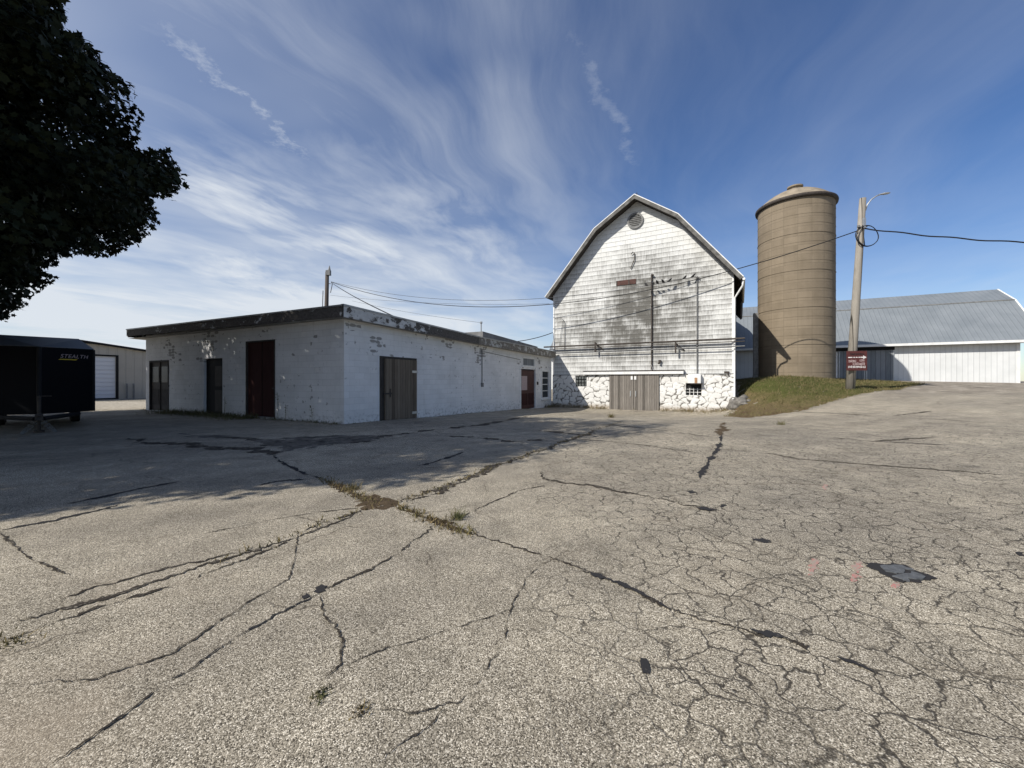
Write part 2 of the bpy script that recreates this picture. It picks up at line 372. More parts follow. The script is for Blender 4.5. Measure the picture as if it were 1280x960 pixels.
def make_rib(name, a, c, pitch, rough=.45, metal=.0, depth=.02, hor=False):
    m, nt, b = mat(name); tc = nd(nt, 'ShaderNodeTexCoord').outputs['Object']
    s = nd(nt, 'ShaderNodeSeparateXYZ', {0: tc})
    x = s.outputs[2 if hor else 0]
    fr = mth(nt, 'FRACT', mth(nt, 'DIVIDE', x, pitch))
    r = mth(nt, 'MULTIPLY', sstep(nt, fr, .0, .08), sstep(nt, fr, .24, .16))
    n = noise(nt, tc, .7, 5, .6)
    c_ = ramp(nt, n, [(.3, a), (.7, c)])
    dk = mth(nt, 'MULTIPLY', sstep(nt, fr, .16, .24), sstep(nt, fr, .34, .24))
    c_ = mixc(nt, mth(nt, 'MULTIPLY', dk, .3), c_, tuple(q*.45 for q in a))
    setc(nt, b, c_, rough, metal, .4)
    bump(nt, b, r, 1., depth)
    return m
M['bluemetal'] = make_rib('blue grey roof metal', (.165, .185, .20), (.215, .235, .25), .31, .5, 0, .008)
M['whitemetal'] = make_rib('white ribbed wall metal', (.57, .585, .58), (.69, .70, .695), .3, .55, 0, .008)
M['greypanel'] = make_planks('grey sliding door', (.17, .185, .195), (.27, .285, .295), .3, 6)
M['creammetal'] = make_rib('cream ribbed metal', (.40, .37, .315), (.48, .445, .38), .5, .5)
M['rolldoor'] = make_rib('white sectional door', (.66, .68, .72), (.72, .74, .78), .3, .45, 0, .02, True)
M['pole'] = make_planks('grey pole timber', (.19, .172, .145), (.36, .33, .285), .35, 22)
M['poledark'] = make_planks('dark pole timber', (.06, .05, .042), (.12, .10, .085), .4, 18)
M['galv'] = plain('galvanised metal', (.42, .43, .43), .45, .15, 9, .6)
M['signred'] = plain('dark red sign face', (.085, .026, .024), .6, .2, 9)
M['signwhite'] = plain('worn white lettering', (.62, .6, .58), .7, .25, 20)
M['signworn'] = plain('faded lettering', (.42, .33, .32), .75, .35, 30)
m, nt, b = mat('black trailer skin'); setc(nt, b, (.004, .0045, .0065), .6, spec=.1); M['trailer'] = m
m, nt, b = mat('black roof cap'); setc(nt, b, (.11, .12, .13), .4, spec=.5); M['trailercap'] = m
M['rubber'] = plain('tyre rubber', (.012, .012, .012), .85, .2, 20)
M['yellow'] = plain('yellow decal', (.55, .40, .04), .5, .1, 20)
M['redwood'] = plain('red brown boards', (.085, .042, .034), .8, .3, 8)
M['rust'] = plain('rust stained metal', (.34, .20, .11), .8, .4, 9)
M['bark'] = make_planks('tree bark', (.035, .028, .022), (.09, .075, .06), .12, 30)
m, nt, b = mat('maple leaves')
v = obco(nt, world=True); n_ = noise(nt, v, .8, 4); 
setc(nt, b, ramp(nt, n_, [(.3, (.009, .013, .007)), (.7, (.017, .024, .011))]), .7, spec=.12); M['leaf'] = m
M['feather'] = plain('dark feathers', (.02, .019, .02), .6, .2, 20)

# ------------------------------------------------------------------ mesh helper
class MB:
    def __init__(s): s.v = []; s.f = []; s.m = []; s.uv = {}
    def quad(s, *pts, mi=0, uv=None):
        i = len(s.v); s.v += [tuple(p) for p in pts]; s.f.append(list(range(i, i+len(pts)))); s.m.append(mi)
        if uv: s.uv[len(s.f)-1] = uv
    def box(s, x0, x1, y0, y1, z0, z1, mi=0):
        i = len(s.v)
        s.v += [(x0,y0,z0),(x1,y0,z0),(x1,y1,z0),(x0,y1,z0),(x0,y0,z1),(x1,y0,z1),(x1,y1,z1),(x0,y1,z1)]
        for f in ((0,3,2,1),(4,5,6,7),(0,1,5,4),(1,2,6,5),(2,3,7,6),(3,0,4,7)):
            s.f.append([i+k for k in f]); s.m.append(mi)
        return s
    def prism(s, poly, y0, y1, mi=0):      # polygon in x,z extruded along y
        i = len(s.v); n = len(poly)
        s.v += [(p[0], y0, p[1]) for p in poly]+[(p[0], y1, p[1]) for p in poly]
        s.f.append([i+k for k in range(n)]); s.m.append(mi)
        s.f.append([i+n+k for k in reversed(range(n))]); s.m.append(mi)
        for k in range(n):
            s.f.append([i+k, i+n+k, i+n+(k+1) % n, i+(k+1) % n]); s.m.append(mi)
        return s
    def tube(s, pts, r, n=8, mi=0, r1=None, cap=True):
        pts = [Vector(p) for p in pts]; N = len(pts); i = len(s.v)
        up = None
        for k, p in enumerate(pts):
            t = (pts[min(k+1, N-1)]-pts[max(k-1, 0)]).normalized()
            if up is None:
                up = Vector((0, 0, 1)) if abs(t.z) < .9 else Vector((0, 1, 0))
            a = t.cross(up).normalized(); bb = a.cross(t).normalized(); up = bb
            rr = r if r1 is None else r+(r1-r)*k/(N-1)
            if not isinstance(rr, (int, float)): rr = rr[k]
            for q in range(n):
                w_ = 2*math.pi*q/n
                s.v.append(tuple(p+a*math.cos(w_)*rr+bb*math.sin(w_)*rr))
        for k in range(N-1):
            for q in range(n):
                s.f.append([i+k*n+q, i+k*n+(q+1) % n, i+(k+1)*n+(q+1) % n, i+(k+1)*n+q]); s.m.append(mi)
        if cap:
            s.f.append([i+q for q in reversed(range(n))]); s.m.append(mi)
            s.f.append([i+(N-1)*n+q for q in range(n)]); s.m.append(mi)
        return s
    def lathe(s, prof, n=48, c=(0, 0), mi=0, uvs=False):
        i = len(s.v)
        for (r, z) in prof:
            for q in range(n):
                w_ = 2*math.pi*q/n; s.v.append((c[0]+r*math.cos(w_), c[1]+r*math.sin(w_), z))
        Rm = max(p[0] for p in prof)
        for k in range(len(prof)-1):
            for q in range(n):
                s.f.append([i+k*n+q, i+k*n+(q+1) % n, i+(k+1)*n+(q+1) % n, i+(k+1)*n+q]); s.m.append(mi)
                if uvs:
                    u0, u1 = 2*math.pi*q/n*Rm, 2*math.pi*(q+1)/n*Rm
                    s.uv[len(s.f)-1] = [(u0, prof[k][1]), (u1, prof[k][1]), (u1, prof[k+1][1]), (u0, prof[k+1][1])]
        return s
    def build(s, name, mats, parent=None, loc=(0, 0, 0), rz=0., smooth=False, bevel=0.):
        me = bpy.data.meshes.new(name); me.from_pydata(s.v, [], s.f)
        mats = mats if isinstance(mats, (list, tuple)) else [mats]
        for m_ in mats: me.materials.append(m_)
        me.polygons.foreach_set('material_index', s.m)
        if s.uv:
            ul = me.uv_layers.new(name='UVMap')
            for fi, uv in s.uv.items():
                for li, u in zip(me.polygons[fi].loop_indices, uv): ul.data[li].uv = u
        if smooth: me.polygons.foreach_set('use_smooth', [True]*len(me.polygons))
        me.update()
        o = bpy.data.objects.new(name, me); col.objects.link(o)
        o.location = loc; o.rotation_euler = (0, 0, rz)
        if parent: o.parent = parent
        if bevel:
            md = o.modifiers.new('bevel', 'BEVEL'); md.width = bevel; md.segments = 2; md.limit_method = 'ANGLE'
        return o

def tag(o, label=None, cat=None, group=None, kind=None):
    if label: o['label'] = label
    if cat: o['category'] = cat
    if group: o['group'] = group
    if kind: o['kind'] = kind
    return o
def empty(name, loc, rz=0., label=None, cat=None, group=None):
    o = bpy.data.objects.new(name, None); col.objects.link(o); o.empty_display_size = .3
    o.location = loc; o.rotation_euler = (0, 0, rz)
    return tag(o, label, cat, group)

# ------------------------------------------------------------------ ground
cp = [(-6,2,0),(0,1,0),(6,2,0),(-10,8,0),(-3,6,0),(0,8,0),(4,6,0),(7,4,.0),(-5.25,12.75,0),(-16.7,18.7,0),(-11,15.7,0),
      (-30,28,0),(-24,14,0),(-20,4,0),(-12,-4,0),(0,-6,0),(10,-4,0),(-38,20,0),
      (12,9,.06),(18,13,.32),(24,18,.67),(30,24,1.0),(36,29,1.21),(30.1,32.1,1.37),(25,34.7,1.42),(45,25,1.3),(26,10,.5),(30,4,.5),(18,2,.15),
      (6,14,-.1),(2,14,-.12),(5,18,-.24),(1,20,-.26),(9.5,16.8,-.14),(12.3,16.8,.12),(15.6,19,.56),(16.96,20.5,.91),(20.7,22.5,.87),(25.5,25.5,1.13),
      (16.3,23,1.36),(18.3,24.3,1.5),(18.5,27,1.55),(14.2,23.2,1.25),(13.6,21.6,.75),(12.7,20.0,.25),(15.2,25.5,1.4),(16,21.4,.98)]
for t in (0, 4, 8, 12.5, 17.3):
    p = FB.w(0.1, t, 0); cp.append((p.x, p.y, -.43*t/17.5))
for t, z in ((.5,-.43),(3.5,-.45),(6,-.47),(8.5,-.4),(W-.2,-.28)):
    p = FN.w(t, -.1, 0); cp.append((p.x, p.y, z))
cp = np.array(cp, float)
def phi(r2): return .5*r2*np.log(r2+1e-9)
n_ = len(cp); A = np.zeros((n_+3, n_+3)); d2 = ((cp[:, None, :2]-cp[None, :, :2])**2).sum(-1)
A[:n_, :n_] = phi(d2)+np.eye(n_)*.6
A[:n_, n_:] = np.c_[np.ones(n_), cp[:, :2]]; A[n_:, :n_] = A[:n_, n_:].T
wts = np.linalg.solve(A, np.r_[cp[:, 2], 0, 0, 0])
def gz(x, y):
    x = np.atleast_1d(np.asarray(x, float)); y = np.atleast_1d(np.asarray(y, float))
    r2 = (x[:, None]-cp[None, :, 0])**2+(y[:, None]-cp[None, :, 1])**2
    z = phi(r2)@wts[:n_]+wts[n_]+wts[n_+1]*x+wts[n_+2]*y
    z = np.clip(z, -.6, 1.7)
    z += .012*np.sin(x*.9+.6)*np.cos(y*.8)
    d = np.hypot(x, y-10); k = np.clip((d-38)/30, 0, 1); k = k*k*(3-2*k)
    return z*(1-k)+(.25+.6*np.clip(x/60, -.4, 1))*k
def gz1(x, y): return float(gz(x, y)[0])

def ghit(px, py):                      # where the ground lies under a measured photo position
    ts = np.concatenate([np.arange(.8, 12, .05), np.arange(12, 40, .1)])
    xs = (px-640)/F*ts; zs = H+(HZ-py)/F*ts
    below = zs < gz(xs, ts)
    i = int(np.argmax(below)) if below.any() else len(ts)-1
    a, b_ = ts[max(i-1, 0)], ts[i]
    for _ in range(12):
        m_ = (a+b_)/2
        if H+(HZ-py)/F*m_ < gz1((px-640)/F*m_, m_): b_ = m_
        else: a = m_
    return Vector(((px-640)/F*b_, b_))

def axis(dense, step, far):
    a = list(np.arange(dense[0], dense[1]+1e-6, step)); s = step
    while a[-1] < far[1]: s *= 1.28; a.append(a[-1]+s)
    s = step
    while a[0] > far[0]: s *= 1.28; a.insert(0, a[0]-s)
    return np.array(a)
gx = axis((-22, 38), .4, (-900, 900)); gy = axis((-2, 36), .4, (-300, 1500))
XX, YY = np.meshgrid(gx, gy); ZZ = gz(XX.ravel(), YY.ravel())
nx, ny = len(gx), len(gy)
verts = np.c_[XX.ravel(), YY.ravel(), ZZ]
faces = [(j*nx+i, j*nx+i+1, (j+1)*nx+i+1, (j+1)*nx+i) for j in range(ny-1) for i in range(nx-1)]
me = bpy.data.meshes.new('ground'); me.from_pydata(verts.tolist(), [], faces); me.materials.append(M['asphalt'])
me.polygons.foreach_set('use_smooth', [True]*len(faces))
ground = bpy.data.objects.new('ground', me); col.objects.link(ground); tag(ground, kind='structure')
def gzl(x, y):                         # height on the actual ground mesh (bilinear)
    i = int(np.clip(np.searchsorted(gx, x)-1, 0, nx-2)); j = int(np.clip(np.searchsorted(gy, y)-1, 0, ny-2))
    u = (x-gx[i])/(gx[i+1]-gx[i]); v_ = (y-gy[j])/(gy[j+1]-gy[j])
    Z = ZZ.reshape(ny, nx)
    return float(Z[j, i]*(1-u)*(1-v_)+Z[j, i+1]*u*(1-v_)+Z[j+1, i]*(1-u)*v_+Z[j+1, i+1]*u*v_)

def inside(poly, x, y):
    c = False; n = len(poly); j = n-1
    for i in range(n):
        xi, yi = poly[i][0], poly[i][1]; xj, yj = poly[j][0], poly[j][1]
        if (yi > y) != (yj > y) and x < (xj-xi)*(y-yi)/(yj-yi)+xi: c = not c
        j = i
    return c
def dist_poly(poly, x, y):
    p = np.array(poly); q = np.roll(p, -1, 0); d = q-p; w_ = np.array([x, y])-p
    t = np.clip((w_*d).sum(1)/((d*d).sum(1)+1e-9), 0, 1)
    return float(np.hypot(*(w_-d*t[:, None]).T).min())

def mound(name, poly, step, rise, mat_, rough=.02, edge=.4, kind='structure', seed=1):
    rg = np.random.default_rng(seed)
    xs = [p[0] for p in poly]; ys = [p[1] for p in poly]
    ax = np.arange(min(xs)-step, max(xs)+2*step, step); ay = np.arange(min(ys)-step, max(ys)+2*step, step)
    idx = {}; vs = []; fs = []
    for j, y in enumerate(ay):
        for i, x in enumerate(ax):
            d = dist_poly(poly, x, y); ins = inside(poly, x, y); sd = d if ins else -d
            if sd < -2*step: continue
            k = min(1, max(0, sd/edge)); z = gzl(x, y)-.012+(k*k*(3-2*k))*(rise+.012)+rg.normal(0, rough)*(0.3+.7*k)
            if sd < 0: z = gzl(x, y)-.012-(-sd)*.05
            idx[i, j] = len(vs); vs.append((x, y, z))
    for (i, j) in list(idx):
        q = [(i, j), (i+1, j), (i+1, j+1), (i, j+1)]
        if all(t in idx for t in q): fs.append([idx[t] for t in q])
    me = bpy.data.meshes.new(name); me.from_pydata(vs, [], fs); me.materials.append(mat_)
    me.polygons.foreach_set('use_smooth', [True]*len(fs))
    o = bpy.data.objects.new(name, me); col.objects.link(o); tag(o, kind=kind)
    return o

def xy(px, py): v_ = ghit(px, py); return (v_.x, v_.y)
bank_poly = [xy(x, y) for x, y in ((903, 521), (930, 523), (962, 520), (1000, 515), (1030, 507), (1060, 498), (1085, 493), (1108, 489), (1135, 484.5), (1160, 480.5))]
bank_poly += [(24.5, 31), (18, 34), (13, 30), tuple(FN.w(W+.15, 6, 0))[:2], tuple(FN.w(W+.12, .3, 0))[:2], tuple(FN.w(W-.1, -.4, 0))[:2]]
bank = mound('grass_bank', bank_poly, .22, .05, M['bank'], .022, .7)
def blades(name, pts, hgt, wid, mat_, kind='stuff', label=None, cat=None, group=None, z0=None, lean=.45, seed=3, per=1):
    rg = np.random.default_rng(seed); vs = []; fs = []
    for (x, y, z, k) in pts:
        for _ in range(per):
            a = rg.uniform(0, 6.283); h = hgt*k*rg.uniform(.5, 1.25); w_ = wid*rg.uniform(.6, 1.3)
            dx, dy = math.cos(a), math.sin(a); l = rg.normal(0, lean)*h; l2 = rg.normal(0, lean)*h
            i = len(vs)
            vs += [(x-dx*w_, y-dy*w_, z), (x+dx*w_, y+dy*w_, z), (x+dx*w_*.7+l*.4, y+dy*w_*.7+l2*.4, z+h*.6), (x-dx*w_*.7+l*.4, y-dy*w_*.7+l2*.4, z+h*.6), (x+l, y+l2, z+h)]
            fs += [(i, i+1, i+2, i+3), (i+3, i+2, i+4)]
    me = bpy.data.meshes.new(name); me.from_pydata(vs, [], fs); me.materials.append(mat_)
    o = bpy.data.objects.new(name, me); col.objects.link(o)
    return tag(o, label, cat, group, kind)
bx = [p[0] for p in bank_poly]; by = [p[1] for p in bank_poly]
pts = []
while len(pts) < 26000:
    x, y = rng.uniform(min(bx), max(bx)), rng.uniform(min(by), max(by))
    if not inside(bank_poly, x, y): continue
    d = dist_poly(bank_poly, x, y)
    z = gzl(x, y)
    dens = min(1, .15+max(0, z+.1)*.9)
    nzv = .5+.5*math.sin(x*1.7+math.sin(y*2.1))*math.cos(y*1.3+x*.6)
    if rng.random() > dens*(.45+.55*nzv): continue
    pts.append((x, y, z+.03, .55+.6*rng.random()*min(1, d+.3)))
blades('grass', pts, .12, .011, M['blade'])
pts2 = [(x+.05, y+.03, z, k*rng.uniform(.4, 1.6)) for (x, y, z, k) in pts if rng.random() < .22*(1.3 if z < .6 else .6)]
blades('dry_grass', pts2, .16, .008, M['dryweed'], lean=.8, seed=12)

gp = [FB.w(-13.6, 3, 0), FB.w(-15.5, .8, 0)]
gravel_poly = [(-34, 20.6), (-22, 20.3), (-19.6, 19.2), (-17.7, 19.5), (-18.6, 22), (-22.5, 27), (-36, 27)]
mound('gravel_strip', gravel_poly, .4, .02, M['gravel'], .012, .5)

# cracks, sealed seams
crk = 0
def ribbon(name, pix, w, mat_, jit=.03, vary=.6, zoff=.005, seed=None, taper=True):
    global crk; crk += 1
    rg = np.random.default_rng(seed or 100+crk)
    P_ = [np.array(xy(*p)) for p in pix]
    L = [P_[0]]
    for a, b_ in zip(P_, P_[1:]):
        d = np.linalg.norm(b_-a); stp = np.clip(.006*np.hypot(*a), .014, .09); n = max(1, int(d/stp)); nrm = np.array([-(b_-a)[1], (b_-a)[0]])/(d+1e-9)
        off = np.cumsum(rg.normal(0, jit*.30, n+1)); off = off-np.linspace(off[0], off[-1], n+1)
        off = np.clip(off, -jit*3, jit*3)+rg.normal(0, min(w*.35, jit*.5), n+1)
        for k in range(1, n+1): L.append(a+(b_-a)*k/n+nrm*(off[k] if k < n else 0))
    L = np.array(L); n = len(L)
    wv = np.convolve(rg.normal(0, vary*1.5, n+4), np.ones(5)/5, 'same')[2:n+2]+np.interp(np.arange(n), np.arange(0, n+14, 14), rg.uniform(.25, 1.5, len(np.arange(0, n+14, 14))))
    wv = np.clip(wv, .06, 1.45)*w/2
    if taper:
        k = np.minimum(1, np.minimum(np.arange(n), np.arange(n)[::-1])/max(2, n*.12)); wv = wv*np.clip(k, .08, 1)
    vs = []; fs = []
    for i in range(n):
        t = L[min(i+1, n-1)]-L[max(i-1, 0)]; t = t/(np.linalg.norm(t)+1e-9); nr = np.array([-t[1], t[0]])
        for s_ in (-1, 1):
            q = L[i]+nr*s_*wv[i]*rg.uniform(.4, 1.6); vs.append((q[0], q[1], gzl(*q)+zoff))
    for i in range(n-1): fs.append((2*i, 2*i+1, 2*i+3, 2*i+2))
    me = bpy.data.meshes.new(name); me.from_pydata(vs, [], fs); me.materials.append(mat_)
    o = bpy.data.objects.new(name, me); col.objects.link(o); tag(o, kind='structure')
    return L
S_ = lambda *a, **k: ribbon('pavement_seam', *a, **k)
K_ = lambda *a, **k: ribbon('pavement_crack', *a, **k)
tar, hair, dirt = M['tar'], M['hair'], M['dirt']
S_([(343,570),(350,577),(375,590),(405,599)], .075, tar, .015)
lineA = [(465,630),(500,636),(545,655),(590,668),(640,682),(690,698),(735,716),(790,738),(830,758),(870,772),(920,785),(975,797),(1040,820),(1090,840),(1125,858)]
LA = K_(lineA, .022, hair, .018)
LD = K_([(403,599),(425,608),(448,620),(470,630)], .11, dirt, .03)
LD2 = K_([(500,633),(545,652),(590,668)], .07, dirt, .03)
S_([(733,715),(762,725),(800,741),(838,764)], .036, tar, .01, zoff=.009)
S_([(937,788),(960,794),(985,799)], .034, tar, .008, zoff=.009)
S_([(1045,822),(1072,832),(1094,842)], .022, tar, .008, zoff=.009)
LB = K_([(480,633),(520,620),(560,607),(605,588),(640,576),(690,560),(740,540),(775,528)], .085, hair, .06)
K_([(500,630),(545,617),(585,600),(620,580),(675,561)], .05, hair, .05)
LC = K_([(470,632),(400,655),(330,685),(250,708),(150,742),(60,767),(0,783)], .036, hair, .02)
K_([(450,640),(395,662),(335,688),(240,725),(120,760),(0,802)], .026, hair, .025)
K_([(300,690),(240,704),(150,727),(60,755)], .02, hair, .03)
LDd = K_([(545,655),(500,690),(470,708),(440,722),(402,740)], .018, hair, .015)
S_([(402,741),(350,766),(290,800),(200,860)], .013, tar, .010)
K_([(200,860),(150,898),(120,918),(60,960)], .009, hair, .010)
S_([(156,893),(130,912),(118,921)], .013, tar, .004)
K_([(372,660),(369,690),(360,725),(330,742),(290,768),(210,820),(120,850),(10,862)], .009, hair, .015)
K_([(400,742),(408,775),(428,800),(425,832),(400,855)], .008, hair, .012)
K_([(640,760),(570,785),(520,802),(470,815),(424,835)], .008, hair, .014)
K_([(690,698),(660,720),(640,755),(630,800),(600,850),(570,880),(520,892),(450,888)], .006, hair, .012)
K_([(560,880),(540,905),(500,930),(470,958)], .006, hair, .012)
S_([(676,588),(679,598),(700,603),(740,607),(800,619),(860,632),(898,638)], .05, hair, .03)
S_([(870,635),(885,637),(896,638)], .07, tar, .01, zoff=.009)
S_([(903,543),(901,553),(892,568),(882,584),(874,599)], .085, tar, .012)
K_([(907,528),(903,536),(902,545)], .22, dirt, .05)
S_([(0,663),(60,652),(115,640),(150,630)], .05, tar, .02)
S_([(78,631),(130,621),(175,611),(226,602)], .05, tar, .02)
S_([(312,609),(345,602),(385,599)], .05, tar, .02)
S_([(520,583),(545,577),(572,568),(580,565)], .06, tar, .02)
K_([(690,529),(760,531),(830,538),(900,548)], .10, hair, .05)
K_([(905,563),(960,567),(1000,574),(1100,582),(1180,588),(1280,596)], .05, hair, .03)
K_([(985,515),(1030,516),(1090,520),(1150,523),(1280,532)], .11, hair, .05)
S_([(1040,547),(1080,551),(1120,553),(1185,557)], .07, tar, .03)
K_([(1090,552),(1130,549),(1168,547)], .07, hair, .03)
K_([(1115,520),(1150,516),(1200,511)], .10, hair, .04)
K_([(720,549),(800,556),(880,567)], .045, hair, .04)
K_([(455,635),(400,640),(340,650),(250,668)], .014, hair, .015)
K_([(0,665),(40,700),(90,720)], .014, hair, .012)
K_([(545,655),(590,640),(630,622),(690,605)], .015, hair, .03)
# broken band of asphalt in front of the block building
for k_, pp in enumerate(([(250,545),(300,548),(350,552),(400,551),(450,549),(500,543),(560,536),(620,528),(660,520)],
            [(300,556),(360,557),(420,554),(470,551)], [(560,545),(600,547),(640,552),(680,549)], [(150,548),(230,555),(320,562),(345,570)], [(660,537),(700,540),(740,545)])):
    K_(pp, .20, hair, .09, vary=.9)
bp = [xy(*p) for p in ((305,551),(360,546),(420,544),(500,543),(470,551),(420,557),(375,563),(345,568),(335,560))]
mound('broken_asphalt', bp, .12, .012, M['rubble'], .014, .3, seed=9)
bp = [xy(*p) for p in ((205,540),(260,541),(330,546),(300,551),(230,548))]
mound('broken_asphalt', bp, .14, .008, M['rubble'], .012, .35, seed=10)
# odd tar blobs, the slate patch, red paint marks
def blob(name, pts, mat_, zoff=.005):
    mb = MB(); q0 = [Vector((*xy(*p), 0)) for p in pts]; q = []; rg = np.random.default_rng(int(pts[0][0]*7+pts[0][1]))
    for a, b_ in zip(q0, q0[1:]+q0[:1]):
        L_ = (b_-a).length; n = max(2, int(L_/.03)); am = min(.012, L_*.12)
        for k in range(n): q.append(a.lerp(b_, k/n)+(Vector((rg.normal(0, am), rg.normal(0, am), 0)) if k else Vector((0, 0, 0))))
    top = [(a.x, a.y, gzl(a.x, a.y)+zoff) for a in q]; bot = [(a[0], a[1], a[2]-zoff-.01) for a in top]
    mb.quad(*reversed(top))
    for i in range(len(top)):
        j = (i+1) % len(top); mb.quad(top[i], top[j], bot[j], bot[i])
    return tag(mb.build(name, mat_), kind='structure')
blob('tar_spot', [(801,823),(808,824),(813,838),(812,843),(804,842),(801,833)], tar)
blob('tar_spot', [(394,735),(402,731),(409,733),(408,739),(398,742),(392,740)], tar)
blob('tar_spot', [(377,746),(383,742),(387,746),(380,749)], tar)
blob('tar_spot', [(940,674),(953,673),(965,678),(955,679)], tar)
blob('tar_spot', [(858,614),(866,613),(871,616),(862,617)], tar)
blob('tar_spot', [(901,631),(907,631),(905,634),(900,634)], tar)
blob('tar_spot', [(1269,691),(1279,691),(1282,695),(1274,695)], tar)
blob('tar_patch', [(1079,704),(1132,707),(1144,714),(1172,724),(1150,726),(1129,729),(1112,722),(1100,717)], tar, .008)
blob('slate_patch', [(1100,709),(1128,708.5),(1141,713),(1121,719),(1107,716)], M['patchtop'], .014)
blob('slate_patch', [(1126,720),(1141,716.5),(1157,723),(1130,727.5),(1115,722)], M['patchtop'], .014)
for pp in ([(1014,699),(1021,699),(1020,709),(1018,719),(1010,719),(1013,709)], [(1069,703),(1077,702),(1077,713),(1072,726),(1064,727),(1067,715)],
           [(1117,729),(1124,729),(1123,735),(1117,735)], [(1029,606),(1034,606),(1033,612),(1029,612)]):
    blob('paint_mark', pp, M['redpaint'], .004)
# soil at the crack junction
jp = [xy(*p) for p in ((434,628),(452,619),(478,618),(502,624),(506,632),(488,637),(458,641),(440,637))]
mound('soil_patch', jp, .06, .012, M['dirt'], .012, .12)
jp = [xy(*p) for p in ((520,650),(548,643),(580,652),(575,662),(545,660))]
mound('soil_patch', jp, .06, .004, M['dirt'], .007, .12, seed=4)
# grass and dead leaves in the open joints
def along(Ls, n, spread, seed):
    rg = np.random.default_rng(seed); out = []
    for Lx in Ls:
        for _ in range(n):
            p = Lx[rg.integers(0, len(Lx))]+rg.normal(0, spread, 2); out.append((p[0], p[1], gzl(*p)+.002, rg.uniform(.4, 1.2)))
    return out
blades('crack_weeds', along([LD, LD2], 230, .05, 1)+along([LB], 320, .05, 2)+along([LC[:60]], 60, .04, 8), .045, .005, M['dryweed'], per=2, lean=.8)
def tuft(px, py, h, n, label, sp=.05, mt='weed', seed=5):
    p = xy(px, py); rg = np.random.default_rng(seed+px)
    pts_ = [(rg.normal(0, sp), rg.normal(0, sp), -.003, rg.uniform(.5, 1.2)) for _ in range(n)]
    o = blades('weed_tuft', pts_, h, .004, M[mt], kind='thing', label=label, cat='weed', seed=seed+px, lean=.7)
    o.location = (p[0], p[1], gzl(*p)); return o
tuft(402, 868, .026, 60, 'small green tuft growing from a crack in the open foreground asphalt', .022)
tuft(452, 888, .022, 50, 'brownish tuft in a foreground crack, the nearest weed to the viewer', .02, 'dryweed')
tuft(572, 648, .09, 120, 'low grass tuft on the crack right of the soil patch', .04)
tuft(440, 612, .09, 90, 'dry tuft on the crack just left of the soil patch', .04, 'dryweed')
tuft(8, 806, .03, 90, 'dry weed tuft at the left edge of the picture', .05, 'dryweed')
tuft(764, 522, .22, 170, 'yellow green weed clump standing alone in front of the plank barn doors', .06, 'dryweed')
tuft(976, 531, .16, 90, 'small weed clump on the open drive below the grass bank', .06)

# ------------------------------------------------------------------ white block building
bb = empty('block_building', (C0[0], C0[1], 0), A1, 'low white painted block building with flat roof and peeling dark fascia', 'building')
LW = 12.95; DY = 17.4
def wall(name, x0, x1, zt, ops, mat_, parent, loc, rz, zb=-1.0, th=.3, rev=.14, caps=True):
    xs = sorted({x0, x1, *[o[0] for o in ops], *[o[1] for o in ops]}); mb = MB()
    zt_ = zt if callable(zt) else (lambda x: zt)
    zs = sorted({zb, *[o[2] for o in ops], *[o[3] for o in ops]})
    for a, c in zip(xs, xs[1:]):
        for k, z0 in enumerate(zs):
            z1a = zs[k+1] if k+1 < len(zs) else None
            mid = ((a+c)/2, (z0+(z1a if z1a is not None else z0+.01))/2)
            if any(o[0] < mid[0] < o[1] and o[2] <= mid[1] < o[3] for o in ops): continue
            if z1a is None: mb.quad((a, 0, z0), (c, 0, z0), (c, 0, zt_(c)), (a, 0, zt_(a)))
            else: mb.quad((a, 0, z0), (c, 0, z0), (c, 0, z1a), (a, 0, z1a))
    for (a, c, z0, z1) in ops:
        mb.quad((a, 0, z0), (a, 0, z1), (a, rev, z1), (a, rev, z0)); mb.quad((c, 0, z1), (c, 0, z0), (c, rev, z0), (c, rev, z1))
        mb.quad((a, 0, z1), (c, 0, z1), (c, rev, z1), (a, rev, z1)); mb.quad((a, 0, z0), (a, rev, z0), (c, rev, z0), (c, 0, z0))
    if caps: mb.quad((x0, 0, zb), (x0, 0, zt_(x0)), (x0, th, zt_(x0)), (x0, th, zb)); mb.quad((x1, 0, zb), (x1, th, zb), (x1, th, zt_(x1)), (x1, 0, zt_(x1)))
    return mb.build(name, mat_, parent, loc, rz)
FL = FB
FR = Frame(C0, A1+math.pi/2)           # right facade: x = building y
def rect(fr, x0, y0, x1, y1, off=0):   # photo rectangle (left, top, right, bottom) on a facade
    a, zt = fr.hit(x0, (y0), off); c, _ = fr.hit(x1, y0, off)
    m_ = (x0+x1)/2; _, zt = fr.hit(m_, y0, off); _, zb = fr.hit(m_, y1, off)
    return [a, c, zb, zt]
dA = rect(FL, 187, 450.5, 211, 511); dB = rect(FL, 254.5, 448, 278, 516); dC = rect(FL, 307.5, 425.5, 344, 522.5)
for d_ in (dA, dB, dC): d_[2] = min(d_[2], .03)
d1 = rect(FR, 474.5, 446.5, 520.5, 527); d2_ = rect(FR, 651, 461.5, 669, 509.5); vt = rect(FR, 653.5, 448.5, 667.5, 457); wn_ = rect(FR, 677.5, 464.5, 685.5, 496.5)
d1[2] = -.13; d2_[2] = -.36
ztL = lambda x: 3.42
yprof = [(-.35, 3.64, 3.28), (7.3, 3.41, 3.08), (17.3, 3.33, 2.92)]
ztR = lambda y: float(np.interp(y, [p[0] for p in yprof], [p[2] for p in yprof]))+.10
wall('wall', -LW, 0, ztL, [dA, dB, dC], M['block'], bb, (0, 0, 0), 0, caps=False)
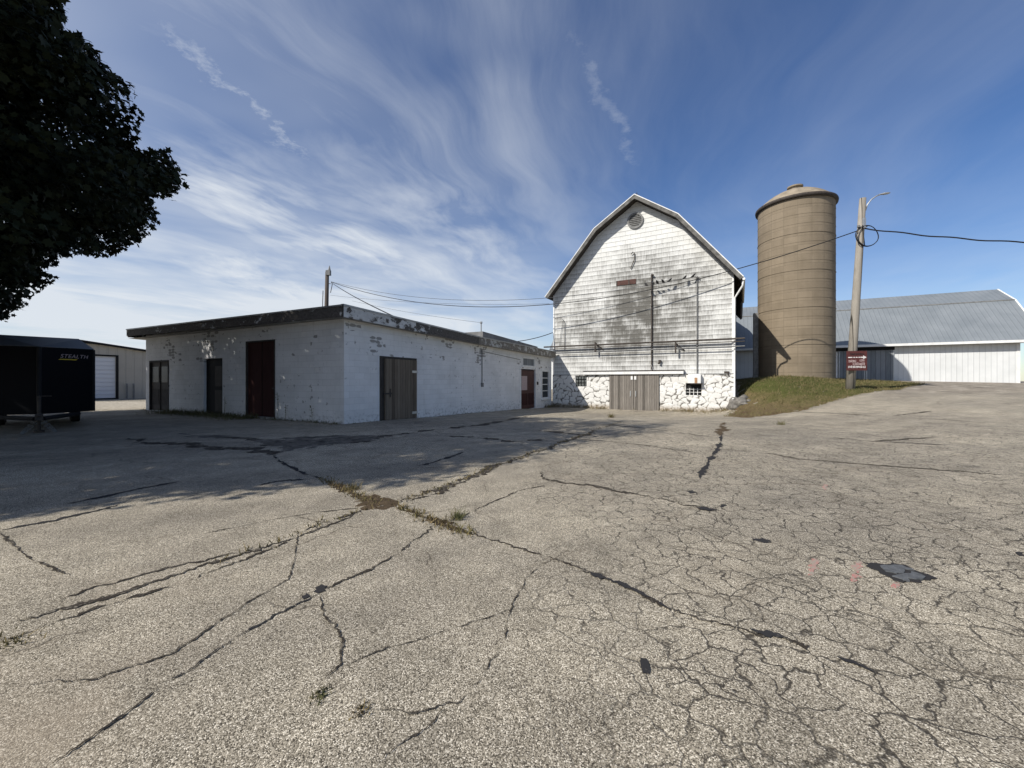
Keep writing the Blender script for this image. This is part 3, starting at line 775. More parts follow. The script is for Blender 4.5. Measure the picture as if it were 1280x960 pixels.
wall('wall', 0, DY, ztR, [d1, d2_, vt, wn_], M['block'], bb, (0, 0, 0), math.pi/2, caps=False)
wall('wall', 0, LW, 3.3, [], M['block'], bb, (0, DY, 0), math.pi, caps=False)
wall('wall', 0, DY, ztL, [], M['block'], bb, (-LW, DY, 0), -math.pi/2, caps=False)
# roof slab with fascias
XL = -13.9
mb = MB(); ys = [p[0] for p in yprof]
for (ya, ta, ba), (yb, tb, b2) in zip(yprof, yprof[1:]):
    mb.quad((XL+.05, ya+.03, ta-.02), (.32, ya+.03, ta-.02), (.32, yb, tb-.02), (XL+.05, yb, tb-.02))
mb.build('roof', M['roofing'], bb)
mb = MB()
for (ya, ta, ba), (yb, tb, b2) in zip(yprof, yprof[1:]):
    mb.quad((XL+.05, ya+.03, ba+.02), (XL+.05, yb, b2+.02), (.32, yb, b2+.02), (.32, ya+.03, ba+.02))
mb.build('soffit', M['soffit'], bb)
def fasc(mat_, pts, name='fascia', th=.04, ax='x', at=0., dz=(0, 0), pr=0.):
    mb = MB()
    for (a, t0, b0), (c, t1, b1) in zip(pts, pts[1:]):
        if ax == 'x': o, i_ = at-pr, at+th; q = lambda s, y, z: (s, y, z)
        else: o, i_ = at+pr, at-th; q = lambda s, y, z: (y, s, z)
        t0_, t1_, b0_, b1_ = t0+dz[0], t1+dz[0], b0+dz[1], b1+dz[1]
        mb.quad(q(a, o, b0_), q(c, o, b1_), q(c, o, t1_), q(a, o, t0_)); mb.quad(q(a, o, t0_), q(c, o, t1_), q(c, i_, t1_), q(a, i_, t0_))
        mb.quad(q(a, o, b0_), q(a, i_, b0_), q(c, i_, b1_), q(c, o, b1_)); mb.quad(q(a, i_, t0_), q(c, i_, t1_), q(c, i_, b1_), q(a, i_, b0_))
    return mb.build(name, mat_, bb)
fasc(M['fascia_dark'], [(XL, 3.70, 3.40), (.35, 3.62, 3.28)], at=-.35)
fasc(M['metaledge'], [(XL-.02, 3.70, 3.70), (.37, 3.62, 3.62)], 'roof_edge', .10, at=-.35, dz=(.035, -.015), pr=.02)
ty = lambda y: float(np.interp(y, ys, [p[1] for p in yprof])); by_ = lambda y: float(np.interp(y, ys, [p[2] for p in yprof]))
seg = lambda a, c: [(a, ty(a), by_(a)), (c, ty(c), by_(c))]
yd = FB.hitx(520, 400, .35)[0]
fasc(M['fascia_white'], seg(-.31, yd), ax='y', at=.35)
fasc(M['fascia_dark'], seg(yd, 7.4), ax='y', at=.35)
fasc(M['fascia_mid'], seg(7.4, 17.3), ax='y', at=.36)
seg2 = lambda a, c: [(a, ty(a), ty(a)), (c, ty(c), ty(c))]
fasc(M['metaledge'], seg2(-.33, 7.4), 'roof_edge', .10, 'y', .35, (.035, -.02), .02)
fasc(M['metaledge'], seg2(7.4, 17.3), 'roof_edge', .10, 'y', .35, (.03, -.02), .03)
mb = MB(); mb.box(XL, XL+.04, -.31, DY, 3.36, 3.68); mb.build('fascia', M['fascia_dark'], bb)
# raised rear roof
mb = MB(); mb.prism([(-11, 2.9), (-.9, 2.9), (-.9, 4.0), (-11, 4.0)], 9.8, 17.1)
for i, v_ in enumerate(mb.v):
    if v_[2] > 3.5: mb.v[i] = (v_[0], v_[1], 4.0 if v_[1] < 12 else 3.72)
mb.build('raised_roof', M['roofing'], bb)
mb = MB(); p = FB.hitx(599.5, 420, -1.1); mb.tube([(-1.1, 9.95, 3.7), (-1.1, 9.95, 4.45)], .035, 8); mb.tube([(-1.1, 9.95, 4.45), (-1.1, 9.95, 4.55)], .07, 8)
mb.build('vent_pipe', M['galv'], bb)
def sub(parent, name, mat_, boxes, loc, rz=0., bevel=0.):
    mb = MB()
    for bx_ in boxes: mb.box(*bx_)
    return mb.build(name, mat_, parent, loc, rz, bevel=bevel)
# left facade doors (local frame of the facade)
a, c, z0, z1 = dA; w_ = c-a
dr = sub(bb, 'door', M['brown'], [(0, w_, .06, .11, 0, z1-z0)], (a, 0, z0))
dr['label'] = 'dark brown panelled double door'
sub(dr, 'door_frame', M['darkwood'], [(0, .07, -.02, .058, 0, z1-z0), (w_-.07, w_, -.02, .058, 0, z1-z0), (.07, w_-.07, -.02, .058, z1-z0-.08, z1-z0), (w_/2-.03, w_/2+.03, .03, .058, 0, z1-z0-.08)], (0, 0, 0))
for k in (0, 1):
    x0 = .13+k*w_/2; sub(dr, 'door_glass', M['glass'], [(x0, x0+w_/2-.26, .04, .058, 1.25, 1.95)], (0, 0, 0))
    sub(dr, 'door_panel', M['darkwood'], [(x0, x0+w_/2-.26, .045, .058, .25, .95)], (0, 0, 0))
a, c, z0, z1 = dB; w_ = c-a
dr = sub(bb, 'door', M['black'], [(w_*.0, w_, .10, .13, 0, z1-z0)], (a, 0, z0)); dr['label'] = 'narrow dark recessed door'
sub(dr, 'door_panel', M['brown'], [(w_*.5, w_*.93, .075, .098, .1, .95), (w_*.5, w_*.93, .075, .098, 1.1, 1.9)], (0, 0, 0))
a, c, z0, z1 = dC; w_ = c-a
dr = sub(bb, 'door', M['maroon'], [(.05, w_-.05, .05, .10, .06, z1-z0-.05)], (a, 0, z0)); dr['label'] = 'tall maroon plank door'
sub(dr, 'door_frame', M['darkwood'], [(0, .05, -.015, .12, 0, z1-z0), (w_-.05, w_, -.015, .12, 0, z1-z0), (.05, w_-.05, -.015, .12, z1-z0-.05, z1-z0)], (0, 0, 0))
sub(dr, 'threshold', M['galv'], [(.05, w_-.05, -.03, .049, .0, .05)], (0, 0, 0))
sub(dr, 'handle', M['iron'], [(w_-.22, w_-.08, .02, .048, 1.05, 1.1)], (0, 0, 0))
# right facade: children with rz=90deg so their x runs along the wall
def rpart(name, mat_, boxes, s, z, parent=bb, bevel=0.):
    return sub(parent, name, mat_, boxes, (0, s, z), math.pi/2, bevel)
a, c, z0, z1 = d1; w_ = c-a
dr = rpart('door', M['planks_brown'], [(.22, w_, -.03, .05, .04, z1-z0-.08)], a, z0); dr['label'] = 'weathered grey plank door'
sub(dr, 'door_frame', M['darkwood'], [(0, .10, -.02, .13, 0, z1-z0), (.10, w_, -.02, .13, z1-z0-.075, z1-z0), (.105, .215, .02, .12, 0, z1-z0-.08)], (0, 0, 0))
for zz in (.22, 1.78): sub(dr, 'hinge', M['galv'], [(w_-.28, w_+.02, -.045, -.032, zz, zz+.09)], (0, 0, 0))
sub(dr, 'latch', M['iron'], [(.16, .55, -.05, -.032, 1.0, 1.06), (.45, .50, -.052, -.032, .9, 1.2)], (0, 0, 0))
a, c, z0, z1 = d2_; w_ = c-a
dr = rpart('door', M['maroon2'], [(0.06, w_-.06, .05, .09, .02, z1-z0-.06)], a, z0); dr['label'] = 'maroon entrance door with a small window'
for xj in (-.12, w_): sub(dr, 'door_jamb', M['white'], [(xj, xj+.12, -.03, .0, 0, z1-z0+.12)], (0, 0, 0))
for k in (0, 1):
    sub(dr, 'door_panel', M['maroon'], [(.16+k*(w_/2-.05), w_/2-.03+k*(w_/2-.05), .038, .048, .25, .95)], (0, 0, 0))
sub(dr, 'door_glass', M['signworn'], [(.18, w_*.46, .035, .048, 1.15, 2.0)], (0, 0, 0))
a, c, z0, z1 = vt; w_ = c-a
vn = rpart('transom', M['greypanel'], [(0, w_, .03, .06, 0, z1-z0)], a, z0)
sub(vn, 'frame', M['white'], [(-.12, w_+.12, -.025, 0, z1-z0, z1-z0+.12), (-.12, 0, -.025, 0, 0, z1-z0), (w_, w_+.12, -.025, 0, 0, z1-z0), (-.12, w_+.12, -.025, 0, -.12, 0)], (0, 0, 0))
a, c, z0, z1 = wn_; w_ = c-a
wv_ = rpart('window', M['glass'], [(0, w_, .05, .06, 0, z1-z0)], a, z0)
fr_ = [(-.12, 0, -.03, 0, -.1, z1-z0+.1), (w_, w_+.12, -.03, 0, -.1, z1-z0+.1), (0, w_, -.03, 0, z1-z0, z1-z0+.1)]
for k in range(1, 4): fr_.append((0, w_, .02, .048, (z1-z0)*k/4-.025, (z1-z0)*k/4+.025))
sub(wv_, 'frame', M['white'], fr_, (0, 0, 0)); sub(wv_, 'sill', M['white'], [(-.16, w_+.16, -.09, 0, -.17, -.1)], (0, 0, 0))
s0, zt0 = FR.hit(602, 437); s1, zb0 = FR.hit(602, 481)
mb = MB(); mb.tube([(s0, -.03, zt0), (s0, -.03, zb0)], .02, 6); mb.box(s0-.06, s0+.06, -.09, 0, zb0-.1, zb0+.1)
mb.build('conduit', M['conduit'], bb, (0, 0, 0), math.pi/2)
sL, zL = FR.hit(650, 450)
mb = MB(); mb.tube([(s0, -.025, zt0-.08), (sL, -.025, zt0-.30)], .014, 6); mb.build('conduit', M['conduit'], bb, (0, 0, 0), math.pi/2)
sB, zB = FR.hit(671.5, 479)
sub(bb, 'switch_box', M['iron'], [(sB-.06, sB+.06, -.07, -.001, zB-.1, zB+.1)], (0, 0, 0), math.pi/2)
# weeds along the wall foot
def wall_pts(fr, a, c, n, seed, k=1., out=.35):
    rg = np.random.default_rng(seed); o = []
    for _ in range(n):
        s = rg.uniform(a, c); p = fr.w(s, -abs(rg.normal(0, out)), 0)
        if rg.random() < .45+.55*math.sin(s*1.9+1)**2: o.append((p.x, p.y, gzl(p.x, p.y), k*rg.uniform(.3, 1.2)))
    return o
pw = wall_pts(FL, -10.5, -4.3, 3200, 3, 1.5, .45)+wall_pts(FL, -4., 0, 420, 4, .8, .15)+wall_pts(FL, -13.2, -10.5, 150, 5, .8, .15)
pw += wall_pts(FR, .2, 14, 300, 6, .5, .08)
blades('wall_weeds', pw, .13, .007, M['weed'], lean=.6)
pw = wall_pts(FN, .0, 3.8, 700, 7, 1.1, .25)+wall_pts(FN, 7.2, W+.4, 900, 8, 1., .3)+wall_pts(FN, 3.8, 7.2, 120, 9, .6, .15)+wall_pts(FR, 16, 17.4, 150, 10, 1.3, .2)
blades('barn_weeds', pw, .24, .010, M['dryweed'], lean=.7)
def stalk(fr, s, h, label, seed):
    rg = np.random.default_rng(seed); p = fr.w(s, -.12, 0); z = gzl(p.x, p.y); mb = MB()
    r_ = empty('tall_weed', (p.x, p.y, z), 0, label, 'weed')
    top = Vector((rg.normal(0, .04), rg.normal(0, .04), h)); mb.tube([(0, 0, -.05), top*.5+Vector((.02, 0, 0)), top], .008, 5, r1=.004); mb.build('stem', M['weed'], r_)
    mb = MB()
    for k in range(26):
        q = top*rg.uniform(.25, 1.); a_ = rg.uniform(0, 6.28); l = rg.uniform(.05, .13); d_ = Vector((math.cos(a_), math.sin(a_), rg.uniform(-.2, .6))); e_ = Vector((-d_.y, d_.x, 0))*.3
        mb.quad(q, q+d_*l*.5+e_*l*.5, q+d_*l, q+d_*l*.5-e_*l*.5)
    mb.build('leaves', M['weed'], r_)
stalk(FL, FL.hit(284, 515)[0], .75, 'tall thin weed against the block wall between the two dark left doors', 1)
stalk(FL, FL.hit(351, 520)[0], .95, 'tallest weed, just right of the tall maroon plank door', 2)
stalk(FL, FL.hit(360, 522)[0], .55, 'short weed beside the tallest weed near the maroon plank door', 3)
stalk(FL, FL.hit(394, 526)[0], .5, 'lone weed near the front corner of the block building', 4)

# ------------------------------------------------------------------ white barn
barn = empty('white_barn', (L0[0], L0[1], 0), FN.rz, 'white gambrel barn with streaked shingle gable above a whitewashed stone base', 'barn')
OV = -.66; DB = 16.
rake = [FN.hit(x, y, OV) for x, y in ((681.5, 371.5), (742.5, 286), (793, 243.2), (847.5, 267.5), (929.3, 346))]
rx = [p[0] for p in rake]; rz_ = [p[1] for p in rake]
zmax = lambda x: float(np.interp(x, rx, rz_))-.2
ZS = 1.72; ROW = .285
def xr(z):                              # gable width at height z
    zs = np.array([zmax(x) for x in np.linspace(0, W, 400)]); ok = np.linspace(0, W, 400)[zs >= z]
    return (float(ok[0]), float(ok[-1])) if len(ok) else None
mb = MB(); z = ZS
while True:
    q0, q1 = xr(z), xr(z+ROW)
    if q0 is None: break
    if q1 is None: q1 = ((q0[0]+q0[1])/2-.05, (q0[0]+q0[1])/2+.05)
    mb.quad((q0[0], -.017, z), (q0[1], -.017, z), (q1[1], -.006, z+ROW), (q1[0], -.006, z+ROW))
    mb.quad((q0[0], -.006, z), (q0[1], -.006, z), (q0[1], -.017, z), (q0[0], -.017, z))
    z += ROW
sid = mb.build('siding', M['shingle'], barn)
poly = [(0, ZS), (W, ZS)]+[(x, zmax(x)) for x in (W, *[r for r in reversed(rx) if 0 < r < W], 0)]
mb = MB(); mb.prism(poly, .0, .12); mb.build('gable_wall', M['soffit'], barn)
mb = MB(); mb.box(W-.14, W, .12, DB, -1, zmax(W)); mb.box(0, .14, .12, DB, -1, zmax(0)); mb.box(.14, W-.14, DB-.14, DB, -1, 8); mb.build('side_wall', M['planks_brown'], barn)
for s_ in (-1, 1):
    mb = MB(); x_ = W+.012 if s_ > 0 else -.012
    mb.box(x_-.09 if s_ > 0 else x_, x_ if s_ > 0 else x_+.09, -.05, .02, ZS, zmax(W if s_ > 0 else 0)-.02)
    mb.build('corner_board', M['white'], barn)
# roof slabs, offset polyline
def offs(pl, d):
    n = len(pl); o = []
    for i in range(n):
        a = Vector(pl[max(i-1, 0)]); b_ = Vector(pl[min(i+1, n-1)]); p_ = Vector(pl[i])
        if 0 < i < n-1:
            t1 = (p_-a).normalized(); t2 = (b_-p_).normalized(); nn = (Vector((t1.y, -t1.x))+Vector((t2.y, -t2.x))).normalized(); k = 1/max(.5, nn.dot(Vector((t1.y, -t1.x))))
        else: t1 = (b_-a).normalized(); nn = Vector((t1.y, -t1.x)); k = 1
        o.append(tuple(p_+nn*d*k))
    return o
top = rake; bot = offs(rake, .14)
mb = MB()
for i in range(4):
    mb.prism([top[i], top[i+1], bot[i+1], bot[i]], OV+.03, DB+.5)
mb.build('roof', [M['darkwood']], barn)  # dark underside: the soffit's shade is put into its colour
cap = offs(rake, -.03); mb = MB()
for i in range(4): mb.prism([cap[i], cap[i+1], top[i+1], top[i]], OV, DB+.5)
mb.build('shingles', M['roofing'], barn)
t2 = offs(rake, .15); mb = MB()
for i in range(4): mb.prism([offs(rake, -.04)[i], offs(rake, -.04)[i+1], offs(rake, .008)[i+1], offs(rake, .008)[i]], OV-.04, OV-.002)
mb.build('rake_trim', M['white'], barn)
mb = MB()
for i in range(4): mb.prism([offs(rake, .011)[i], offs(rake, .011)[i+1], offs(rake, .2)[i+1], offs(rake, .2)[i]], OV-.02, OV+.028)
mb.build('rake_board', M['rakeshade'], barn)
mb = MB()                              # frieze board under the right rake
fz = [(x, zmax(x)-.02) for x in (rx[2], rx[3], W)]
for (a, c) in zip(fz[1:], fz[2:]): mb.prism([a, c, (c[0], c[1]-.16), (a[0], a[1]-.16)], -.055, -.036)
mb.build('frieze_board', M['soffit'], barn)
# gutter + downspout on the right
gx_, gz_ = rake[-1]
mb = MB(); mb.tube([(gx_+.02, OV, gz_-.1), (gx_+.02, 7, gz_-.1)], .07, 8); mb.build('gutter', M['white'], barn)
mb = MB(); mb.tube([(gx_-.02, -.5, gz_-.18), (gx_-.03, -.45, gz_-.42), (W+.22, -.16, gz_-.75), (W+.06, -.10, gz_-1.0), (W+.05, -.10, 3), (W+.05, -.10, .45), (W-.05, -.3, .3)], .05, 8)
mb.build('downspout', M['white'], barn, smooth=True)
# stone base with openings
od = rect(FN, 762.5, 466, 824.5, 513); od[2] = -.9; od[3] = ZS
ow = rect(FN, 720, 468.5, 734, 483); ow[3] = min(ow[3], ZS-.05)
og = rect(FN, 857.5, 479, 877, 494)
def stone_relief():
    rg = np.random.default_rng(5); x0, x1, zb, zt_ = -.02, W+.05, -1.0, ZS; ops = (od, ow, og)
    gxs = np.unique(np.r_[np.arange(x0, x1, .045), x1, [o[0] for o in ops], [o[1] for o in ops]]); gzs = np.unique(np.r_[np.arange(zb, zt_, .045), zt_, [o[2] for o in ops], [o[3] for o in ops]])
    seeds = np.c_[rg.uniform(-.5, W+.5, 330), rg.uniform(-1.3, 2.1, 330)]
    for _ in range(2):                 # relax a little so that stones keep similar sizes
        q = np.c_[rg.uniform(-.5, W+.5, 9000), rg.uniform(-1.3, 2.1, 9000)]; own = ((q[:, None]-seeds[None])**2*np.array((1, 1.9))).sum(-1).argmin(1)
        for k in range(len(seeds)):
            if (own == k).any(): seeds[k] = seeds[k]*.5+q[own == k].mean(0)*.5
    hs_ = rg.uniform(.35, 1., len(seeds)); X_, Z_ = np.meshgrid(gxs, gzs); p_ = np.c_[X_.ravel(), Z_.ravel()]
    wob = np.c_[.05*np.sin(p_[:, 1]*9+p_[:, 0]*3)+.03*np.sin(p_[:, 0]*17), .05*np.sin(p_[:, 0]*8+1)+.03*np.sin(p_[:, 1]*19+p_[:, 0]*5)]; pw_ = p_+wob
    dd_ = np.sqrt(((pw_[:, None]-seeds[None])**2*np.array((1, 1.9))).sum(-1)); so_ = np.argsort(dd_, 1)[:, :2]; ar = np.arange(len(p_))
    e_ = dd_[ar, so_[:, 1]]-dd_[ar, so_[:, 0]]
    bul = (1-np.exp(-e_/.05))*.034*hs_[so_[:, 0]]+rg.normal(0, .004, len(p_))
    od_ = np.full(len(p_), 9.)
    for o in ops:
        dx_ = np.maximum(np.maximum(o[0]-p_[:, 0], p_[:, 0]-o[1]), 0); dz_ = np.maximum(np.maximum(o[2]-p_[:, 1], p_[:, 1]-o[3]), 0); od_ = np.minimum(od_, np.hypot(dx_, dz_))
    bul *= np.clip(od_/.05, 0, 1)
    vs = [(a_, -b2, c_) for (a_, c_), b2 in zip(p_, bul)]; nx_ = len(gxs); fs = []
    for jj in range(len(gzs)-1):
        for ii in range(nx_-1):
            mx, mz = (gxs[ii]+gxs[ii+1])/2, (gzs[jj]+gzs[jj+1])/2
            if any(o[0] < mx < o[1] and o[2] < mz < o[3] for o in ops): continue
            fs.append((jj*nx_+ii, jj*nx_+ii+1, (jj+1)*nx_+ii+1, (jj+1)*nx_+ii))
    ev = list(e_)
    for (a, c, z0, z1) in ops:
        for qd in (((a, 0, z0), (a, 0, z1), (a, .2, z1), (a, .2, z0)), ((c, 0, z1), (c, 0, z0), (c, .2, z0), (c, .2, z1)), ((a, 0, z1), (c, 0, z1), (c, .2, z1), (a, .2, z1)), ((a, 0, z0), (a, .2, z0), (c, .2, z0), (c, 0, z0))):
            i0 = len(vs); vs += list(qd); ev += [.3]*4; fs.append(tuple(range(i0, i0+4)))
    for xe, sg_ in ((x0, 1), (x1, -1)):
        i0 = len(vs); vs += [(xe, 0, zb), (xe, 0, zt_), (xe, .3, zt_), (xe, .3, zb)]; ev += [.3]*4; fs.append(tuple(range(i0, i0+4)))
    me = bpy.data.meshes.new('stone_wall'); me.from_pydata(vs, [], fs); me.materials.append(M['stone'])
    at = me.attributes.new('edge', 'FLOAT', 'POINT'); at.data.foreach_set('value', np.array(ev, np.float32)); me.polygons.foreach_set('use_smooth', [True]*len(fs))
    o = bpy.data.objects.new('stone_wall', me); col.objects.link(o); o.parent = barn; o.location = (0, -.10, 0)
stone_relief()
# subdivide is not needed: relief sits in the material; add rough corner stones
sub(barn, 'sill_board', M['conduit'], [(0, W, -.13, -.037, ZS, ZS+.05)], (0, 0, 0))
for k in (0, 1):
    x0 = od[0]+k*(od[1]-od[0])/2; wd = (od[1]-od[0])/2
    dl = sub(barn, 'door', M['planks'], [(.015, wd-.015, 0, .06, 0, ZS+.14+.45)], (x0, -.20, -.48))
    sub(dl, 'hanger', M['white'], [(wd*.9 if k == 0 else .06, wd*.9+.12 if k == 0 else .18, -.03, -.002, 1.9, 2.12)], (0, 0, 0))
    sub(dl, 'handle', M['galv'], [(wd-.2 if k == 0 else .12, wd-.15 if k == 0 else .17, -.04, -.002, .85, 1.2)], (0, 0, 0))
ra = FN.hit(731, 465)[0]; rb = FN.hit(855, 465)[0]
sub(barn, 'door_rail', M['white'], [(ra, rb, -.30, -.135, ZS+.04, ZS+.24)], (0, 0, 0))
sub(barn, 'rail_hood', M['iron'], [(ra-.02, rb+.02, -.34, -.04, ZS+.245, ZS+.29)], (0, 0, 0))
# small glass block window
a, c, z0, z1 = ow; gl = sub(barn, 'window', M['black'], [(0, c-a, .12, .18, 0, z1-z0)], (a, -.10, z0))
mb = MB(); nn = 4
for i in range(nn):
    for j in range(3):
        w1, h1 = (c-a)/nn, (z1-z0)/3; mb.box(i*w1+.03, (i+1)*w1-.03, .05, .118, j*h1+.03, (j+1)*h1-.03)
mb.build('glass_block', M['glassblock'], gl)
# barred window below the metal hood box
a, c, z0, z1 = og; gl = sub(barn, 'window', M['black'], [(0, c-a, .14, .19, 0, z1-z0)], (a, -.10, z0))
bars = [((c-a)*k/4-.015, (c-a)*k/4+.015, .03, .06, .0, (z1-z0)*.6) for k in range(1, 4)]+[(0, c-a, .065, .085, (z1-z0)*k/4-.012, (z1-z0)*k/4+.012) for k in (1, 2)]
sub(gl, 'grille', M['white'], bars, (0, 0, 0))
hb = rect(FN, 860, 467.5, 876, 479, -.4)
bx_ = sub(barn, 'hood_box', M['white'], [(hb[0], hb[1], -.42, -.103, hb[2], hb[3])], (0, 0, 0), bevel=.01)
sub(bx_, 'rust_patch', M['rust'], [(hb[0]+.35, hb[0]+.5, -.425, -.421, hb[2]+.01, hb[2]+.32)], (0, 0, 0))
sub(bx_, 'hood_lip', M['iron'], [(hb[0]+.12, hb[1]+.05, -.46, -.11, hb[2]-.05, hb[2]-.003)], (0, 0, 0))
# round loft vent
cx, cz = FN.hit(794.3, 276.2); rr = .5
mb = MB()
for k in range(32):
    a0, a1 = 2*math.pi*k/32, 2*math.pi*(k+1)/32
    q = lambda r_, a_, y: (cx+r_*math.cos(a_), y, cz+r_*math.sin(a_))
    mb.quad(q(rr*.78, a0, -.10), q(rr*.78, a1, -.10), q(rr, a1, -.10), q(rr, a0, -.10)); mb.quad(q(rr, a0, -.10), q(rr, a1, -.10), q(rr, a1, .0), q(rr, a0, .0)); mb.quad(q(rr*.78, a0, -.10), q(rr*.78, a0, -.03), q(rr*.78, a1, -.03), q(rr*.78, a1, -.10))
rv = mb.build('round_vent', M['conduit'], barn)
mb = MB()
for k in range(7):
    z_ = cz-rr*.78+2*rr*.78*(k+.5)/7; hw = math.sqrt(max(.01, (rr*.78)**2-(z_-cz)**2))
    mb.quad((cx-hw, -.085, z_-.055), (cx+hw, -.085, z_-.055), (cx+hw, -.045, z_+.05), (cx-hw, -.045, z_+.05))
mb.build('louvre', M['louvre'], rv)
mb = MB(); mb.quad(*[(cx+rr*.79*math.cos(2*math.pi*k/24), -.042, cz+rr*.79*math.sin(2*math.pi*k/24)) for k in range(24)]); mb.build('backing', M['iron'], rv)
# loft door boards, hay hook
a, c, z0, z1 = rect(FN, 770.5, 350, 795, 356)
ld = sub(barn, 'loft_board', M['redwood'], [(a, c, -.05, -.036, z0, z1)], (0, 0, 0)); 
for xb0 in (a+(c-a)*.62, a): sub(ld, 'batten', M['iron'], [(xb0, xb0+.07, -.06, -.051, z0, z1)], (0, 0, 0))
hx, hz_ = FN.hit(791.5, 318)
mb = MB(); mb.tube([(hx-.1, -.1, hz_), (hx, -.12, hz_+.12), (hx+.1, -.1, hz_+.05), (hx+.1, -.1, hz_-.35), (hx-.15, -.08, hz_-.9)], .025, 6); mb.build('hay_hook', M['iron'], barn)
# conduits
for px_, y0, y1, mt, r_ in ((815, 346, 462, 'iron', .045), (871.5, 349, 467, 'conduit', .035)):
    s0, za = FN.hit(px_, y0); s1, zb = FN.hit(px_, y1)
    mb = MB(); mb.tube([(s0, -.075, za), (s0, -.075, zb)], r_, 8); mb.tube([(s0, -.075, za), (s0+.02, -.12, za+.12), (s0+.1, -.16, za+.05)], r_*1.3, 8); mb.build('conduit_riser', M[mt], barn)
mb = MB(); s0, za = FN.hit(704, 399); s1, zb = FN.hit(703.5, 432); mb.tube([(s0-.02, -.08, za), (s0+.15, -.08, za-.25), (s0+.12, -.08, zb-.3)], .018, 6); mb.tube([(s0-.0, -.08, za-.1), (s0-.25, -.08, zb)], .012, 6); mb.build('drop_wire', M['wire'], barn)
for y0, r_, mt in ((428.6, .05, 'iron'), (431.9, .026, 'iron'), (437.2, .03, 'conduit')):
    s_, zz = FN.hit(800, y0, -.3)
    mb = MB(); mb.tube([(-.6 if r_ > .04 else -.15, -.3, zz), (W+.55, -.3, zz)], r_, 8); mb.build('pipe', M[mt], barn)
for px_ in (745, 845):
    s_, zz = FN.hit(px_, 430, -.15); mb = MB(); mb.box(s_-.04, s_+.04, -.36, -.30, zz-.55, zz+.1) ; mb.tube([(s_+.03, -.35, zz), (s_+.45, -.05, zz-.38)], .03, 6); mb.box(s_-.04, s_+.04, -.30, -.036, zz-.02, zz+.05)
    mb.build('pipe_bracket', M['iron'], barn)
s_, zz = FN.hit(824, 452.5); mb = MB(); mb.box(s_-.02, s_+.12, -.18, -.036, zz, zz+.12); mb.tube([(s_+.0, -.2, zz-.1), (s_+.06, -.12, zz+.02)], .07, 8, r1=.04); mb.build('flood_light', M['iron'], barn)
s_, zz = FN.hit(909, 465.5); mb = MB(); mb.box(s_-.15, s_+.1, -.14, -.036, zz-.05, zz+.06); mb.tube([(s_+.05, -.14, zz), (s_+.05, -.14, zz-.18)], .04, 8); mb.build('junction_box', M['iron'], barn)
s_, zz = FN.hit(815, 463)
mb = MB(); mb.tube([(s_-.12, -.15, zz-.1), (s_, -.14, zz+.35), (s_+.12, -.15, zz-.1)], .015, 6); mb.build('rope_loop', M['signwhite'], barn)
# lightning rod at the peak
px_, pz_ = rake[2]
mb = MB(); mb.tube([(px_, 0, pz_-.05), (px_, 0, pz_+.42)], .012, 6); mb.tube([(px_-.16, 0, pz_+.22), (px_+.16, 0, pz_+.22)], .01, 5); mb.lathe([(.0, pz_+.25), (.05, pz_+.3), (.0, pz_+.35)], 10, (px_, 0)); mb.build('weathervane', M['iron'], barn)

# ------------------------------------------------------------------ field stones at the barn corner
def rock(p, r, seed, label, grp=None, sq=.75):
    rg = np.random.default_rng(seed); bm = bmesh.new(); bmesh.ops.create_icosphere(bm, subdivisions=3, radius=1)
    ph = rg.uniform(0, 6, 9); cuts = [Vector(rg.normal(0, 1, 3)).normalized() for _ in range(7)]
    for v_ in bm.verts:
        q = v_.co.copy()
        for n_v in cuts:
            d_ = q.dot(n_v)
            if d_ > .72: q -= n_v*(d_-.72)*.85
        k = 1+.09*math.sin(q.x*3+ph[0])*math.sin(q.y*3.3+ph[1])+.05*math.sin(q.z*6+ph[2])+.03*math.sin(q.x*9+ph[3])
        v_.co = Vector((q.x*k*r[0], q.y*k*r[1], q.z*k*r[2]))
    me = bpy.data.meshes.new('field_stone'); bm.to_mesh(me); bm.free(); me.materials.append(M['fieldstone'])
    me.polygons.foreach_set('use_smooth', [True]*len(me.polygons))
    o = bpy.data.objects.new('field_stone', me); col.objects.link(o); o.location = p; o.rotation_euler = (0, 0, rg.uniform(0, 6)); tag(o, label, 'stone', grp)
    return o
GR = 'field stones heaped at the right corner of the barn'
rlist = [((.35, -.55), (.42, .36, .34), .3, 'largest rounded grey field stone in the heap at the barn corner'),
 ((-.05, -.35), (.36, .3, .4), .35, 'upright grey stone wedged against the right corner of the barn base'),
 ((.1, -.15), (.3, .3, .28), .85, 'topmost stone of the heap, under the white downspout'),
 ((.55, -1.1), (.2, .17, .13), .1, 'low pale stone at the lower right of the corner heap'),
 ((.05, -1.0), (.26, .2, .16), .1, 'flat stone at the foot of the heap nearest the asphalt'),
 ((.75, -.75), (.15, .13, .10), .1, 'smallest stone half hidden in grass right of the heap'),
 ((.45, -.15), (.3, .26, .24), .55, 'stone at the back of the heap against the grass')]
for i, ((dx, dy), r_, dz, lb) in enumerate(rlist):
    p = FN.w(W+dx, dy, 0); g0 = gzl(p.x, p.y); rock((p.x, p.y, max(g0+.05, min(g0+.1, dz)) if i not in (2, 6) else g0+dz*.3), r_, 20+i, lb, GR)

